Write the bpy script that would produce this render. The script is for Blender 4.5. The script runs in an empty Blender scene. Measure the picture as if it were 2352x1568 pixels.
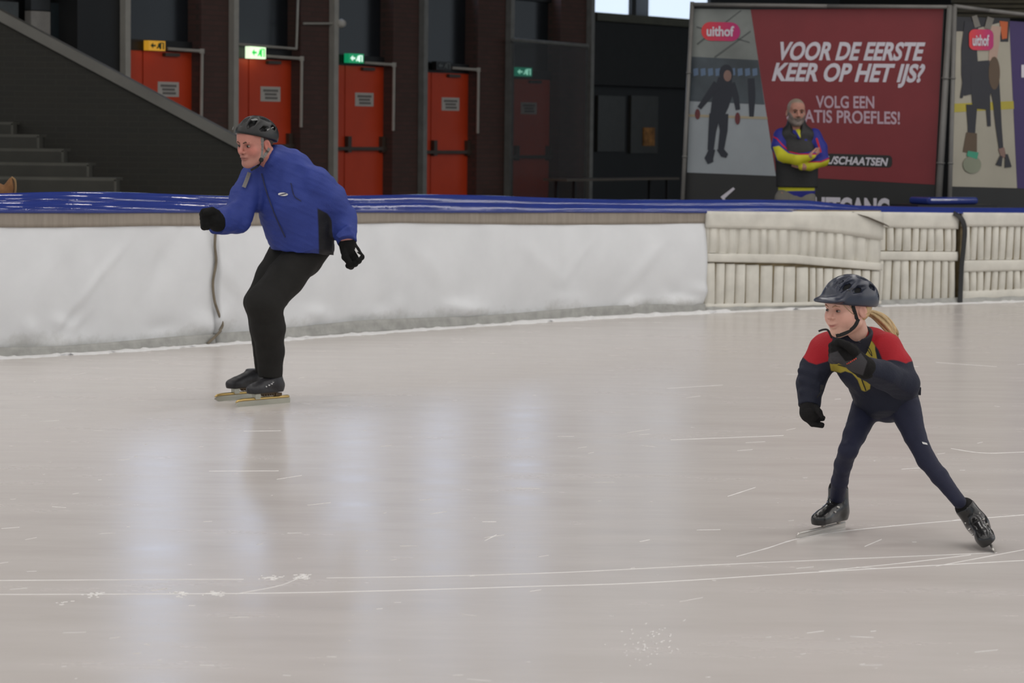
import bpy, bmesh, math, random
import numpy as np
from mathutils import Vector, Matrix
random.seed(7); rng = np.random.default_rng(7)
SC = bpy.context.scene
COL = SC.collection

# ---------------------------------------------------------------- camera (frame 2352 x 1568)
F, CX, CY = 6000.0, 1176.0, 784.0
CAM = np.array([0.0, 0.0, 1.5])
PITCH = math.atan(484.0 / F); ROLL = 0.012
_fw = np.array([0, math.cos(PITCH), -math.sin(PITCH)])
_u0 = np.array([0, math.sin(PITCH), math.cos(PITCH)])
_r0 = np.array([1.0, 0, 0])
RC = math.cos(ROLL) * _r0 + math.sin(ROLL) * _u0
UC = -math.sin(ROLL) * _r0 + math.cos(ROLL) * _u0
cd = bpy.data.cameras.new('camera'); cam = bpy.data.objects.new('camera', cd); COL.objects.link(cam)
cd.sensor_width = 36.0; cd.lens = F * 36.0 / 2352.0
cd.clip_start = 0.1; cd.clip_end = 300
cd.dof.use_dof = True; cd.dof.focus_distance = 11.3; cd.dof.aperture_fstop = 6.3
cam.matrix_world = Matrix(((RC[0], UC[0], -_fw[0], CAM[0]), (RC[1], UC[1], -_fw[1], CAM[1]),
                           (RC[2], UC[2], -_fw[2], CAM[2]), (0, 0, 0, 1)))
SC.camera = cam

# ---------------------------------------------------------------- light and exposure
vs = SC.view_settings
vs.view_transform = 'Standard'; vs.look = 'None'; vs.gamma = 1.0; vs.use_curve_mapping = False
vs.exposure = 0.36
wd = bpy.data.worlds.new('world'); SC.world = wd; wd.use_nodes = True
bg = wd.node_tree.nodes['Background']
bg.inputs[0].default_value = (0.80, 0.90, 1.0, 1); bg.inputs[1].default_value = 0.55
LAMP_W = 30.0
ld = bpy.data.lights.new('hall_lamp', 'AREA'); ld.shape = 'RECTANGLE'; ld.size = 1.3; ld.size_y = 0.14
ld.energy = LAMP_W; ld.color = (1.0, 0.972, 0.945)
for ry in range(-6, 23, 3):
    for rx in range(-16, 17, 4):
        lo = bpy.data.objects.new('hall_lamp', ld); COL.objects.link(lo)
        lo.location = (rx + (0.4 if ry % 2 else 0), ry, 7.6)
ld2 = ld.copy(); ld2.energy = LAMP_W * .4; ld2.size = .9
for rx in range(22):
    lo = bpy.data.objects.new('hall_lamp', ld2); COL.objects.link(lo); lo.location = (3.0 + 1.7 * rx, 22.6, 7.6)
for ry in range(3, 25, 3):                               # the rows go on down the long hall
    for rx in range(19, 44, 3):
        lo = bpy.data.objects.new('hall_lamp', ld); COL.objects.link(lo); lo.location = (rx, ry, 7.6)

# ---------------------------------------------------------------- pixel helpers (directions only; depth comes from what things stand on)
def ray(px, py):
    return _fw + (px - CX) / F * RC + (CY - py) / F * UC
def ground(px, py, z=0.0):
    d = ray(px, py); return CAM + d * ((z - CAM[2]) / d[2])
def atY(px, py, Y):
    d = ray(px, py); return CAM + d * (Y / d[1])
def atplane(px, py, p0, n):
    d = ray(px, py); t = np.dot(np.asarray(p0) - CAM, n) / np.dot(d, n); return CAM + d * t

# ---------------------------------------------------------------- material and mesh helpers
def lin(c):
    c = c / 255.0
    return c / 12.92 if c <= 0.04045 else ((c + 0.055) / 1.055) ** 2.4
def rgb(*c):
    return tuple(lin(v) for v in c) + (1.0,)
MATS = {}
def mat(name, col, rough=0.6, var=0.12, scale=8.0, metal=0.0, spec=0.5, bump=0.0, bscale=60.0, emit=None, estr=1.0, stretch=None, alpha=None):
    """procedural principled material: colour broken up by noise, optional bump"""
    if name in MATS: return MATS[name]
    m = bpy.data.materials.new(name); m.use_nodes = True; MATS[name] = m
    nt = m.node_tree; N = nt.nodes; L = nt.links; b = N['Principled BSDF']
    c = rgb(*col)
    tc = N.new('ShaderNodeTexCoord'); mp = N.new('ShaderNodeMapping')
    L.new(tc.outputs['Object'], mp.inputs['Vector'])
    if stretch: mp.inputs['Scale'].default_value = stretch
    nz = N.new('ShaderNodeTexNoise'); nz.inputs['Scale'].default_value = scale; nz.inputs['Detail'].default_value = 5
    L.new(mp.outputs[0], nz.inputs['Vector'])
    mr = N.new('ShaderNodeMapRange'); mr.inputs[1].default_value = 0.3; mr.inputs[2].default_value = 0.7
    mr.inputs[3].default_value = 1 - var; mr.inputs[4].default_value = 1 + var
    L.new(nz.outputs['Fac'], mr.inputs[0])
    mx = N.new('ShaderNodeVectorMath'); mx.operation = 'SCALE'
    mx.inputs[0].default_value = c[:3]; L.new(mr.outputs[0], mx.inputs['Scale'])
    L.new(mx.outputs[0], b.inputs['Base Color'])
    b.inputs['Roughness'].default_value = rough; b.inputs['Metallic'].default_value = metal
    b.inputs['Specular IOR Level'].default_value = spec
    if bump:
        n2 = N.new('ShaderNodeTexNoise'); n2.inputs['Scale'].default_value = bscale; n2.inputs['Detail'].default_value = 4
        L.new(mp.outputs[0], n2.inputs['Vector'])
        bp = N.new('ShaderNodeBump'); bp.inputs['Strength'].default_value = bump; bp.inputs['Distance'].default_value = 0.01
        L.new(n2.outputs['Fac'], bp.inputs['Height']); L.new(bp.outputs[0], b.inputs['Normal'])
    if emit:
        b.inputs['Emission Color'].default_value = rgb(*emit); b.inputs['Emission Strength'].default_value = estr
    if alpha is not None: b.inputs['Alpha'].default_value = alpha
    m['c0'] = 0
    return m

def setp(o, label=None, cat=None, group=None, kind=None):
    if label: o['label'] = label
    if cat: o['category'] = cat
    if group: o['group'] = group
    if kind: o['kind'] = kind
    return o
def obj(name, verts, faces, m, parent=None, smooth=False):
    me = bpy.data.meshes.new(name)
    v = np.asarray(verts, dtype=np.float64).reshape(-1, 3)
    me.from_pydata(v.tolist(), [], [list(map(int, f)) for f in faces]); me.update()
    if m is not None: me.materials.append(m)
    if smooth: me.polygons.foreach_set('use_smooth', [True] * len(me.polygons))
    o = bpy.data.objects.new(name, me); COL.objects.link(o)
    if parent is not None:
        o.parent = parent; o.matrix_parent_inverse = parent.matrix_basis.inverted()
    return o
def empty(name, loc, label=None, cat=None, group=None, kind=None):
    o = bpy.data.objects.new(name, None); COL.objects.link(o); o.location = tuple(map(float, loc))
    o.empty_display_size = 0.05
    o.matrix_basis = Matrix.Translation(o.location)
    return setp(o, label, cat, group, kind)

BOXF = [(0, 3, 2, 1), (4, 5, 6, 7), (0, 1, 5, 4), (1, 2, 6, 5), (2, 3, 7, 6), (3, 0, 4, 7)]
def fbox(c, ax, half):
    """8 corners of an oriented box: centre, 3 axes (rows), half sizes"""
    c = np.asarray(c, float); ax = np.asarray(ax, float)
    v = [c + s[0] * half[0] * ax[0] + s[1] * half[1] * ax[1] + s[2] * half[2] * ax[2]
         for s in ((-1, -1, -1), (1, -1, -1), (1, 1, -1), (-1, 1, -1), (-1, -1, 1), (1, -1, 1), (1, 1, 1), (-1, 1, 1))]
    return v, BOXF
class MB:
    def __init__(s): s.v = []; s.f = []
    def add(s, v, f):
        o = len(s.v); s.v.extend([tuple(p) for p in v]); s.f.extend([tuple(i + o for i in q) for q in f]); return s
    def box(s, c, ax, half): return s.add(*fbox(c, ax, half))
    def tube(s, pts, r, n=10, cap=True): return s.add(*tube(pts, r, n, cap))
    def build(s, name, m, parent=None, smooth=False): return obj(name, s.v, s.f, m, parent, smooth)
EYE = np.eye(3)
def norm(v):
    v = np.asarray(v, float); return v / (np.linalg.norm(v) + 1e-12)
def tube(pts, r, n=10, cap=True, flat=None):
    """tube along points, r scalar or list; flat=(axis vector, ratio) makes a ribbon of that width direction"""
    pts = [np.asarray(p, float) for p in pts]; k = len(pts)
    rs = r if hasattr(r, '__len__') else [r] * k
    V = []; Fc = []; prev = None
    for i in range(k):
        t = norm(pts[min(i + 1, k - 1)] - pts[max(i - 1, 0)])
        a = np.array([0, 0, 1.0]) if prev is None else prev
        if flat is not None: a = np.asarray(flat[0], float)
        x = a - np.dot(a, t) * t
        if np.linalg.norm(x) < 1e-4: x = np.array([1.0, 0, 0]) - t[0] * t
        x = norm(x); y = np.cross(t, x); prev = x
        q = 1.0 if flat is None else flat[1]
        for j in range(n):
            an = 2 * math.pi * j / n
            V.append(pts[i] + rs[i] * (math.cos(an) * x + q * math.sin(an) * y))
    for i in range(k - 1):
        for j in range(n):
            j2 = (j + 1) % n
            Fc.append((i * n + j, i * n + j2, (i + 1) * n + j2, (i + 1) * n + j))
    if cap:
        Fc.append(tuple(range(n))[::-1]); Fc.append(tuple(range((k - 1) * n, k * n)))
    return V, Fc
def spline(pts, m=8):
    """Catmull-Rom through points"""
    P = [np.asarray(p, float) for p in pts]; P = [2 * P[0] - P[1]] + P + [2 * P[-1] - P[-2]]; out = []
    for i in range(1, len(P) - 2):
        for k in range(m):
            t = k / m
            out.append(0.5 * ((2 * P[i]) + (P[i + 1] - P[i - 1]) * t + (2 * P[i - 1] - 5 * P[i] + 4 * P[i + 1] - P[i + 2]) * t * t
                              + (-P[i - 1] + 3 * P[i] - 3 * P[i + 1] + P[i + 2]) * t ** 3))
    out.append(P[-2]); return out
def grid_faces(nu, nv, off=0, flip=False):
    f = []
    for i in range(nu - 1):
        for j in range(nv - 1):
            q = (off + i * nv + j, off + (i + 1) * nv + j, off + (i + 1) * nv + j + 1, off + i * nv + j + 1)
            f.append(q[::-1] if flip else q)
    return f
def solid(front, back):
    """closed solid between two (nu,nv,3) sheets"""
    nu, nv = front.shape[:2]; V = np.concatenate([front.reshape(-1, 3), back.reshape(-1, 3)]); o = nu * nv
    f = grid_faces(nu, nv) + grid_faces(nu, nv, o, True)
    idx = lambda i, j: i * nv + j
    for i in range(nu - 1):
        a, b = idx(i, 0), idx(i + 1, 0); f.append((a, a + o, b + o, b))
        a, b = idx(i, nv - 1), idx(i + 1, nv - 1); f.append((a, b, b + o, a + o))
    for j in range(nv - 1):
        a, b = idx(0, j), idx(0, j + 1); f.append((a, b, b + o, a + o))
        a, b = idx(nu - 1, j), idx(nu - 1, j + 1); f.append((a, a + o, b + o, b))
    return V, f
def text_mesh(body, bold=0.0, res=4):
    cu = bpy.data.curves.new('t', 'FONT'); cu.body = body; cu.offset = bold; cu.resolution_u = res; cu.fill_mode = 'FRONT'
    to = bpy.data.objects.new('t', cu); COL.objects.link(to)
    dg = bpy.context.evaluated_depsgraph_get(); me = to.evaluated_get(dg).to_mesh()
    V = np.array([v.co[:] for v in me.vertices]).reshape(-1, 3); Fc = [tuple(p.vertices) for p in me.polygons]
    to.evaluated_get(dg).to_mesh_clear()
    bpy.data.objects.remove(to); bpy.data.curves.remove(cu)
    return V, Fc
def text_px(body, x0, x1, ytop, ybot, slope=0.0, shear=0.0, bold=0.02):
    """text outline laid out over a box of photo pixels: returns (n,2) pixels and faces"""
    V, Fc = text_mesh(body, bold)
    xa, xb = V[:, 0].min(), V[:, 0].max(); cap = 0.70
    wsh = shear * (ybot - ytop)
    px = x0 + (V[:, 0] - xa) / (xb - xa) * (x1 - x0 - wsh); h = V[:, 1] / cap
    py = ybot - h * (ybot - ytop) + slope * (px - x0)
    px = px + h * wsh
    return np.stack([px, py], 1), Fc
def vnoise(p, seed=0):
    """cheap smooth pseudo noise in [-1,1] from summed sines; p (n,3)"""
    r = np.random.default_rng(seed); out = np.zeros(len(p))
    for k in range(7):
        w = r.normal(size=3); w /= np.linalg.norm(w); fr = 1.0 * 1.45 ** k
        q = p @ w * fr * 6.283 + r.uniform(0, 6.28)
        w2 = r.normal(size=3); q2 = p @ w2 * fr * 3.1 + r.uniform(0, 6.28)
        out += np.sin(q + 1.3 * np.sin(q2)) / 1.45 ** (k * 0.7)
    return out / 3.0
# ================================================================ ICE
def ice_material():
    m = bpy.data.materials.new('ice'); m.use_nodes = True; nt = m.node_tree; N = nt.nodes; L = nt.links; b = N['Principled BSDF']
    tc = N.new('ShaderNodeTexCoord'); mp = N.new('ShaderNodeMapping'); mp.inputs['Rotation'].default_value = (0, 0, -0.62)
    mp.inputs['Scale'].default_value = (0.5, 2.0, 1); L.new(tc.outputs['Object'], mp.inputs['Vector'])
    n1 = N.new('ShaderNodeTexNoise'); n1.inputs['Scale'].default_value = 1.6; n1.inputs['Detail'].default_value = 8; n1.inputs['Roughness'].default_value = 0.65
    L.new(mp.outputs[0], n1.inputs['Vector'])
    cr = N.new('ShaderNodeValToRGB'); e = cr.color_ramp.elements
    e[0].position = 0.25; e[0].color = rgb(200, 193, 188); e[1].position = 0.8; e[1].color = rgb(207, 201, 197)
    L.new(n1.outputs['Fac'], cr.inputs[0])
    # fine frosted flecks and short skate nicks
    mp2 = N.new('ShaderNodeMapping'); mp2.inputs['Rotation'].default_value = (0, 0, -0.5); mp2.inputs['Scale'].default_value = (1.2, 26, 1)
    L.new(tc.outputs['Object'], mp2.inputs['Vector'])
    n2 = N.new('ShaderNodeTexNoise'); n2.inputs['Scale'].default_value = 3.0; n2.inputs['Detail'].default_value = 3
    L.new(mp2.outputs[0], n2.inputs['Vector'])
    c2 = N.new('ShaderNodeValToRGB'); e = c2.color_ramp.elements; e[0].position = 0.70; e[0].color = (0, 0, 0, 1); e[1].position = 0.80; e[1].color = (1, 1, 1, 1)
    L.new(n2.outputs['Fac'], c2.inputs[0])
    mx = N.new('ShaderNodeMix'); mx.data_type = 'RGBA'; mx.inputs['B'].default_value = rgb(226, 223, 220)
    ml = N.new('ShaderNodeMath'); ml.operation = 'MULTIPLY'; ml.inputs[1].default_value = 0.18
    L.new(c2.outputs[0], ml.inputs[0]); L.new(ml.outputs[0], mx.inputs['Factor']); L.new(cr.outputs[0], mx.inputs['A'])
    L.new(mx.outputs['Result'], b.inputs['Base Color'])
    r = N.new('ShaderNodeMapRange'); r.inputs[1].default_value = 0.3; r.inputs[2].default_value = 0.7; r.inputs[3].default_value = 0.21; r.inputs[4].default_value = 0.29
    L.new(n1.outputs['Fac'], r.inputs[0]); L.new(r.outputs[0], b.inputs['Roughness'])
    b.inputs['IOR'].default_value = 1.31; b.inputs['Specular IOR Level'].default_value = 0.5
    bp = N.new('ShaderNodeBump'); bp.inputs['Strength'].default_value = 0.02; bp.inputs['Distance'].default_value = 0.01
    L.new(n1.outputs['Fac'], bp.inputs['Height']); L.new(bp.outputs[0], b.inputs['Normal'])
    return m
floor = obj('floor', [(-40, -12, 0), (40, -12, 0), (40, 24.5, 0), (-40, 24.5, 0), (-40, -12, -0.2), (40, -12, -0.2), (40, 24.5, -0.2), (-40, 24.5, -0.2)],
            [(0, 1, 2, 3), (4, 7, 6, 5), (0, 4, 5, 1), (1, 5, 6, 2), (2, 6, 7, 3), (3, 7, 4, 0)], ice_material())
setp(floor, 'pale grey polished rink ice with skate scratches', None, None, 'structure')
hallfloor = obj('floor_hall', [(-40, 24.5, -.01), (40, 24.5, -.01), (40, 70, -.01), (-40, 70, -.01)], [(0, 1, 2, 3)], mat('hall_floor', (60, 58, 55), 0.7))
setp(hallfloor, 'dark rubber floor of the hall behind the barrier', None, None, 'structure')
ceil = obj('ceiling', [(-40, -14, 8.2), (40, -14, 8.2), (40, 70, 8.2), (-40, 70, 8.2)], [(3, 2, 1, 0)], mat('ceiling_panel', (70, 70, 70), 0.8))
setp(ceil, 'dark hall ceiling high above the rink', None, None, 'structure')

M_SCR = mat('scratch_frost', (222, 219, 216), 0.5, 0.05)
def scratch(pp, w):
    """raised shaving line of frost on the ice through pixel points; w in metres"""
    pts = [ground(*p) for p in pp]; pts = spline(pts, 10) if len(pts) > 2 else [pts[0] + (pts[1] - pts[0]) * t for t in np.linspace(0, 1, 12)]
    V = []; n = len(pts)
    for i, p in enumerate(pts):
        t = norm(pts[min(i + 1, n - 1)] - pts[max(i - 1, 0)]); s = np.array([-t[1], t[0], 0])
        ww = w * (0.4 + 0.6 * math.sin(math.pi * min(max((i + .5) / n, 0.03), 0.97)) ** 0.4) * random.uniform(0.6, 1.2)
        V += [p + s * ww, p - s * ww, p + np.array([0, 0, 0.0015])]
    Fc = []
    for i in range(n - 1):
        a = i * 3; b_ = a + 3
        Fc += [(a, b_, b_ + 2, a + 2), (a + 2, b_ + 2, b_ + 1, a + 1)]
    return V, Fc
for pp, w in [([(-40, 1365), (300, 1364), (600, 1362), (900, 1356), (1200, 1347), (1500, 1337), (1900, 1312), (2400, 1284)], 0.0055),
              ([(-40, 1333), (300, 1331), (560, 1330)], 0.004), ([(750, 1327), (1000, 1323), (1300, 1314), (1700, 1294), (2290, 1269)], 0.0035),
              ([(1690, 1278), (1760, 1259), (1832, 1237), (1935, 1220), (2100, 1203), (2400, 1178)], 0.0075),
              ([(1880, 1312), (2080, 1292), (2230, 1274)], 0.003), ([(560, 990), (645, 989)], 0.007), ([(480, 1082), (640, 1081)], 0.005),
              ([(1670, 1140), (1735, 1119)], 0.006), ([(1600, 1217), (1655, 1216)], 0.004), ([(1468, 1244), (1492, 1239)], 0.005),
              ([(1108, 1198), (1140, 1198)], 0.006), ([(1112, 1242), (1140, 1228)], 0.004), ([(1985, 1255), (2025, 1238)], 0.004),
              ([(540, 1364), (640, 1345), (690, 1325)], 0.003), ([(2150, 1300), (2352, 1262)], 0.003),
              ([(1530, 892), (1660, 884)], 0.010), ([(2185, 1030), (2260, 1040), (2352, 1038)], 0.012), ([(1960, 830), (2110, 842)], 0.012),
              ([(2150, 832), (2290, 842)], 0.012), ([(1540, 1010), (1800, 1000)], 0.004)]:
    v, f = scratch(pp, w * .75); obj('scratch', v, f, M_SCR, floor)
# countless fine nicks and crumbs of frost
mb = MB()
for _ in range(150):
    x = random.uniform(-50, 2400); y = random.uniform(830, 1600) ; y = 1000 + (y - 1000) * 1.0
    l = random.uniform(4, 60) * (1 if random.random() < .5 else .25); a = random.gauss(-0.07, 0.08)
    mb.add(*scratch([(x, y), (x + l, y + a * l)], random.uniform(0.0005, 0.0014)))
for _ in range(60):
    x = random.gauss(1480, 40); y = random.gauss(1480, 22); mb.add(*scratch([(x, y), (x + random.uniform(2, 6), y - random.uniform(0, 4))], .0025))
for cx_, cy_, k in ((620, 1326, 26), (690, 1325, 26), (490, 1363, 30), (410, 1363, 22), (210, 1364, 26), (140, 1385, 6)):
    for _ in range(k):
        x = random.gauss(cx_, 12); y = random.gauss(cy_, 3); mb.add(*scratch([(x, y), (x + random.uniform(3, 12), y + random.uniform(-1, 1))], .004))
nk = mb.build('ice_nicks', M_SCR, floor); nk['kind'] = 'stuff'

# ================================================================ BARRIER (padded mats along the outer bend)
_bx = np.array([-300, 0, 220, 440, 700, 1000, 1300, 1600, 1900, 2180, 2352, 2700.])
_by = np.array([829, 817, 806, 792, 773, 752, 733, 714, 704, 697, 690, 676.])
_bc = np.polyfit(_bx / 1000, _by, 4)
_tx = np.array([-300, 0, 350, 700, 1000, 1300, 1600, 1900, 2352, 2700.]); _ty = np.array([480, 480, 480, 481, 480, 482, 482, 484, 487, 489.])
_tc = np.polyfit(_tx / 1000, _ty, 4)
def base(px):
    px = float(px); y = np.polyval(_bc, px / 1000); p = ground(px, y); p[2] = 0; return p
def bar_n(px):
    t = norm(base(px + 20) - base(px - 20)); return np.array([t[1], -t[0], 0.0])     # towards the rink
def ztop(px):
    b_ = base(px); return float(atY(px, np.polyval(_tc, px / 1000), b_[1])[2])
def zat(px, py):
    return float(atY(px, py, base(px)[1])[2])
def barpt(px, z, out=0.0):
    p = base(px) + bar_n(px) * out; p[2] = z; return p

M_TARP = mat('white_tarp', (224, 225, 226), 0.55, 0.04, 3.0, bump=0.15, bscale=9)
def tarp_dirt(m):
    nt = m.node_tree; N = nt.nodes; L = nt.links; b = N['Principled BSDF']
    src = b.inputs['Base Color'].links[0].from_socket
    tc = N.new('ShaderNodeTexCoord'); n = N.new('ShaderNodeTexNoise'); n.inputs['Scale'].default_value = 2.2; n.inputs['Detail'].default_value = 9; n.inputs['Roughness'].default_value = .7
    L.new(tc.outputs['Object'], n.inputs['Vector'])
    sx = N.new('ShaderNodeSeparateXYZ'); L.new(tc.outputs['Object'], sx.inputs[0])
    # scuffed grey splash line low down, ragged upper edge
    ad = N.new('ShaderNodeMath'); ad.operation = 'MULTIPLY_ADD'; ad.inputs[1].default_value = 0.5; L.new(n.outputs['Fac'], ad.inputs[0])
    inv = N.new('ShaderNodeMath'); inv.operation = 'MULTIPLY'; inv.inputs[1].default_value = -1; L.new(sx.outputs['Z'], inv.inputs[0]); L.new(inv.outputs[0], ad.inputs[2])
    mr = N.new('ShaderNodeMapRange'); mr.inputs[1].default_value = 0.12; mr.inputs[2].default_value = 0.30; L.new(ad.outputs[0], mr.inputs[0])
    mx = N.new('ShaderNodeMix'); mx.data_type = 'RGBA'; mx.inputs['B'].default_value = rgb(168, 166, 158); L.new(src, mx.inputs['A']); L.new(mr.outputs[0], mx.inputs['Factor'])
    L.new(mx.outputs['Result'], b.inputs['Base Color'])
tarp_dirt(M_TARP)
M_BAND = mat('taupe_band', (150, 140, 128), 0.75, 0.10, 40, stretch=(1, 1, 0.08), bump=0.2, bscale=60)
M_KICK = mat('grey_kickboard', (160, 159, 154), 0.6, 0.18, 12, bump=0.3, bscale=30)
M_BLUE = mat('blue_vinyl', (46, 60, 128), 0.07, 0.06, 5, spec=0.42, bump=0.06, bscale=16, stretch=(1, 1, .3))
M_CREAM = mat('cream_foam', (213, 209, 198), 0.7, 0.10, 6, bump=0.15, bscale=20)
M_GROOVE = mat('groove_dirt', (128, 114, 86), 0.8, 0.25, 10)
M_BLACK = mat('black_rubber', (32, 32, 32), 0.55, 0.1)
M_FROST = mat('frost_snow', (226, 225, 224), 0.9, 0.05, 20, bump=0.5, bscale=80)

def mat_sheet(x0, x1, zlo, zhi, nu, nv, disp, back=0.28):
    us = np.linspace(x0, x1, nu); fr = np.zeros((nu, nv, 3)); bk = np.zeros((nu, nv, 3))
    for i, u in enumerate(us):
        lo = zlo(u) if callable(zlo) else zlo; hi = zhi(u) if callable(zhi) else zhi
        b0 = base(u); n = bar_n(u)
        for j in range(nv):
            t = j / (nv - 1); z = lo + (hi - lo) * t
            fr[i, j] = b0 + n * disp(u, t); fr[i, j, 2] = z
            bk[i, j] = b0 - n * back; bk[i, j, 2] = z
    return fr, bk
def tarp_disp(seed):
    r = np.random.default_rng(seed); bumps = []
    for _ in range(26):
        bumps.append((r.uniform(-250, 1650), r.uniform(0.02, 0.22), r.uniform(14, 40), r.uniform(.05, .12), r.uniform(.018, .045) * r.choice([1, 1, -.6]), r.uniform(-.9, .9)))
    folds = [(r.uniform(-200, 1600), r.uniform(.45, 1.0), r.uniform(-260, 260), r.uniform(12, 30), r.uniform(.006, .016) * r.choice([1, -1])) for _ in range(26)]
    def d(u, t):
        v = 0.05 + 0.055 * math.sin(math.pi * min(1, t * .95 + .04)) + 0.012 * math.sin(u / 170 + seed) * math.sin(math.pi * t)
        for (cu, ct, wu, wt, a, sk) in bumps:
            e = (u - cu - sk * (t - ct) * 200) / wu; g = (t - ct) / wt
            if abs(e) < 3 and abs(g) < 3: v += a * math.exp(-e * e - g * g)
        for (cu, ct, sk, w, a) in folds:
            e = (u - cu - sk * (t - ct)) / w
            if abs(e) < 3: v += a * math.exp(-e * e) * math.exp(-((t - ct) / .4) ** 2) * min(1, max(0, (.9 - t) / .25))
        return v
    return d
def tarp_mat(x0, x1, seed, label, kick):
    e = empty('crash_mat', base((x0 + x1) / 2), label, 'crash mat', 'white sheeted crash mats')
    d = tarp_disp(seed)
    bandh = lambda u: 0.105 + 0.012 * math.sin(u / 190.0 + 1.0) + (0.018 if 330 < u < 900 else 0) * math.sin((u - 330) / 570 * math.pi if 330 < u < 900 else 0)
    fr, bk = mat_sheet(x0, x1, lambda u: 0.02, lambda u: ztop(u) - 0.03, int((x1 - x0) / 7), 60, d)
    obj('cover_sheet', *solid(fr, bk), M_TARP, e, True)
    fr, bk = mat_sheet(x0, x1, lambda u: ztop(u) - bandh(u), lambda u: ztop(u) + 0.02, int((x1 - x0) / 12), 6,
                       lambda u, t: d(u, .93) + 0.012 + 0.004 * math.sin(u / 23.0) * math.sin(u / 61.0 + 2) + (0.010 * math.exp(-((u - 395 - 10 * t) / 6) ** 2)) - .03 * max(0, t - .7), 0.2)
    obj('top_band', *solid(fr, bk), M_BAND, e, True)
    fr, bk = mat_sheet(x0, x1, lambda u: 0.0, lambda u: kick * (1 + .12 * math.sin(u / 90 + seed)), int((x1 - x0) / 10), 5,
                       lambda u, t: 0.10 + 0.012 * (1 - t) + .004 * math.sin(u / 17.), 0.1)
    obj('base_strip', *solid(fr, bk), M_KICK, e, True)
    return e, d
matA, dA = tarp_mat(-280, 470, 3, 'white sheeted crash mat with narrow brown base, left of the wavy seam', 0.065)
matB, dB = tarp_mat(478, 1601, 5, 'long white sheeted crash mat with creased grey base behind the skater in blue', 0.085)
sp = spline([(470, 512), (467, 560), (470, 600), (463, 645), (466, 685), (475, 715), (485, 744), (470, 765), (447, 787)], 8)
V = []
for p in sp:
    q = barpt(p[0], zat(p[0], p[1]), 0); z = q[2]; V.append(barpt(p[0], z, 0.115 if z > .1 else .13))
obj('seam_cord', *tube(V, 0.0095, 8), mat('seam_brown', (118, 108, 92), 0.8, 0.2, 30), matA, True)

# ribbed foam mats, each rib its own piece
def zline(*kp):
    xs = [k[0] for k in kp]; ys = [k[1] for k in kp]
    return lambda u: zat(u, np.interp(u, xs, ys))
def rib_mat(x0, x1, label, rows, bands, tilt=0.0, low=0.03):
    e = empty('ribbed_mat', base((x0 + x1) / 2), label, 'crash mat', 'ribbed foam crash mats')
    out = lambda u, t=0: 0.06 + tilt * (u - x0) / (x1 - x0)
    fr, bk = mat_sheet(x0, x1, lambda u: low, lambda u: ztop(u) + 0.01, 30, 8, out, 0.28)
    obj('backing', *solid(fr, bk), M_GROOVE, e)
    for zl, zh, pr in bands:
        fr, bk = mat_sheet(x0, x1, zl, zh, 40, 6, lambda u, t: out(u) + pr + .006 * math.sin(math.pi * t) + .002 * math.sin(u / 9.), -0.03)
        obj('foam_band', *solid(fr, bk), M_CREAM, e, True)
    for grooves, zl, zh in rows:
        for a, b_ in zip(grooves[:-1], grooves[1:]):
            g = random.uniform(1.2, 2.6); a2, b2 = a + g, b_ - random.uniform(1.0, 2.3); sk = random.uniform(-1.5, 1.5)
            lo, hi = zl((a + b_) / 2), zh((a + b_) / 2); pr = random.uniform(.024, .032)
            V = []
            for zz, s_, k in ((lo, 0, .6), (lo + .012, .1, 1), ((lo + hi) / 2, .5, 1.08), (hi - .012, .9, 1), (hi, 1, .6)):
                w = (b2 - a2)
                for ff, dep in ((0.0, -.02), (0.06, pr * .7 * k), (.3, pr * k), (.7, pr * k), (.94, pr * .7 * k), (1.0, -.02)):
                    u = a2 + w * ff + sk * (s_ - .5) * 2; V.append(barpt(u, zz, out(u) + dep))
            obj('rib', V, grid_faces(5, 6, 0, True) + [tuple(range(6)), tuple(range(24, 30))[::-1]], M_CREAM, e, True)
    return e
G = lambda L_: [1560 + g / 2.97 for g in L_]
mC1 = rib_mat(1603, 1999, 'ribbed cream foam mat with a torn top corner, beside the white sheeted mat',
    [(G([130, 150, 210, 275, 345, 420, 490, 540, 610, 680, 755, 815, 870, 925, 990, 1055, 1130, 1210, 1300]), zline((1603, 578), (1990, 604)), zline((1603, 520), (1800, 524), (1900, 532), (1990, 545))),
     (G([130, 205, 265, 335, 405, 500, 590, 660, 740, 830, 875, 925, 990, 1055, 1120, 1180, 1240, 1300]), zline((1603, 697), (1990, 690)), zline((1603, 602), (1990, 620)))],
    [(zline((1603, 582), (1990, 606)), zline((1603, 484), (1990, 484)), 0.004),
     (zline((1603, 600), (1800, 603), (1990, 619)), zline((1603, 581), (1800, 583), (1990, 602)), 0.036),
     (zline((1603, 522), (1800, 526), (1900, 534), (1990, 549)), zline((1603, 484), (1990, 487)), 0.036),
     (zline((1603, 706), (1990, 696)), zline((1603, 697), (1990, 688)), 0.030)], tilt=0.05)
mC2 = rib_mat(2000, 2181, 'ribbed cream foam mat hanging between the torn corner and the black strap',
    [(G([1305, 1365, 1420, 1475, 1540, 1590, 1645, 1695, 1760, 1810, 1844]), zline((2000, 574), (2181, 576)), zline((2000, 520), (2181, 524))),
     (G([1305, 1350, 1410, 1470, 1530, 1580, 1625, 1690, 1745, 1795, 1844]), zline((2000, 690), (2181, 684)), zline((2000, 596), (2181, 598)))],
    [(zline((2000, 596), (2181, 598)), zline((2000, 576), (2181, 577)), 0.034), (zline((2000, 521), (2181, 525)), zline((2000, 486), (2181, 488)), 0.034),
     (zline((2000, 697), (2181, 692)), zline((2000, 690), (2181, 684)), 0.030)])
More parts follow.
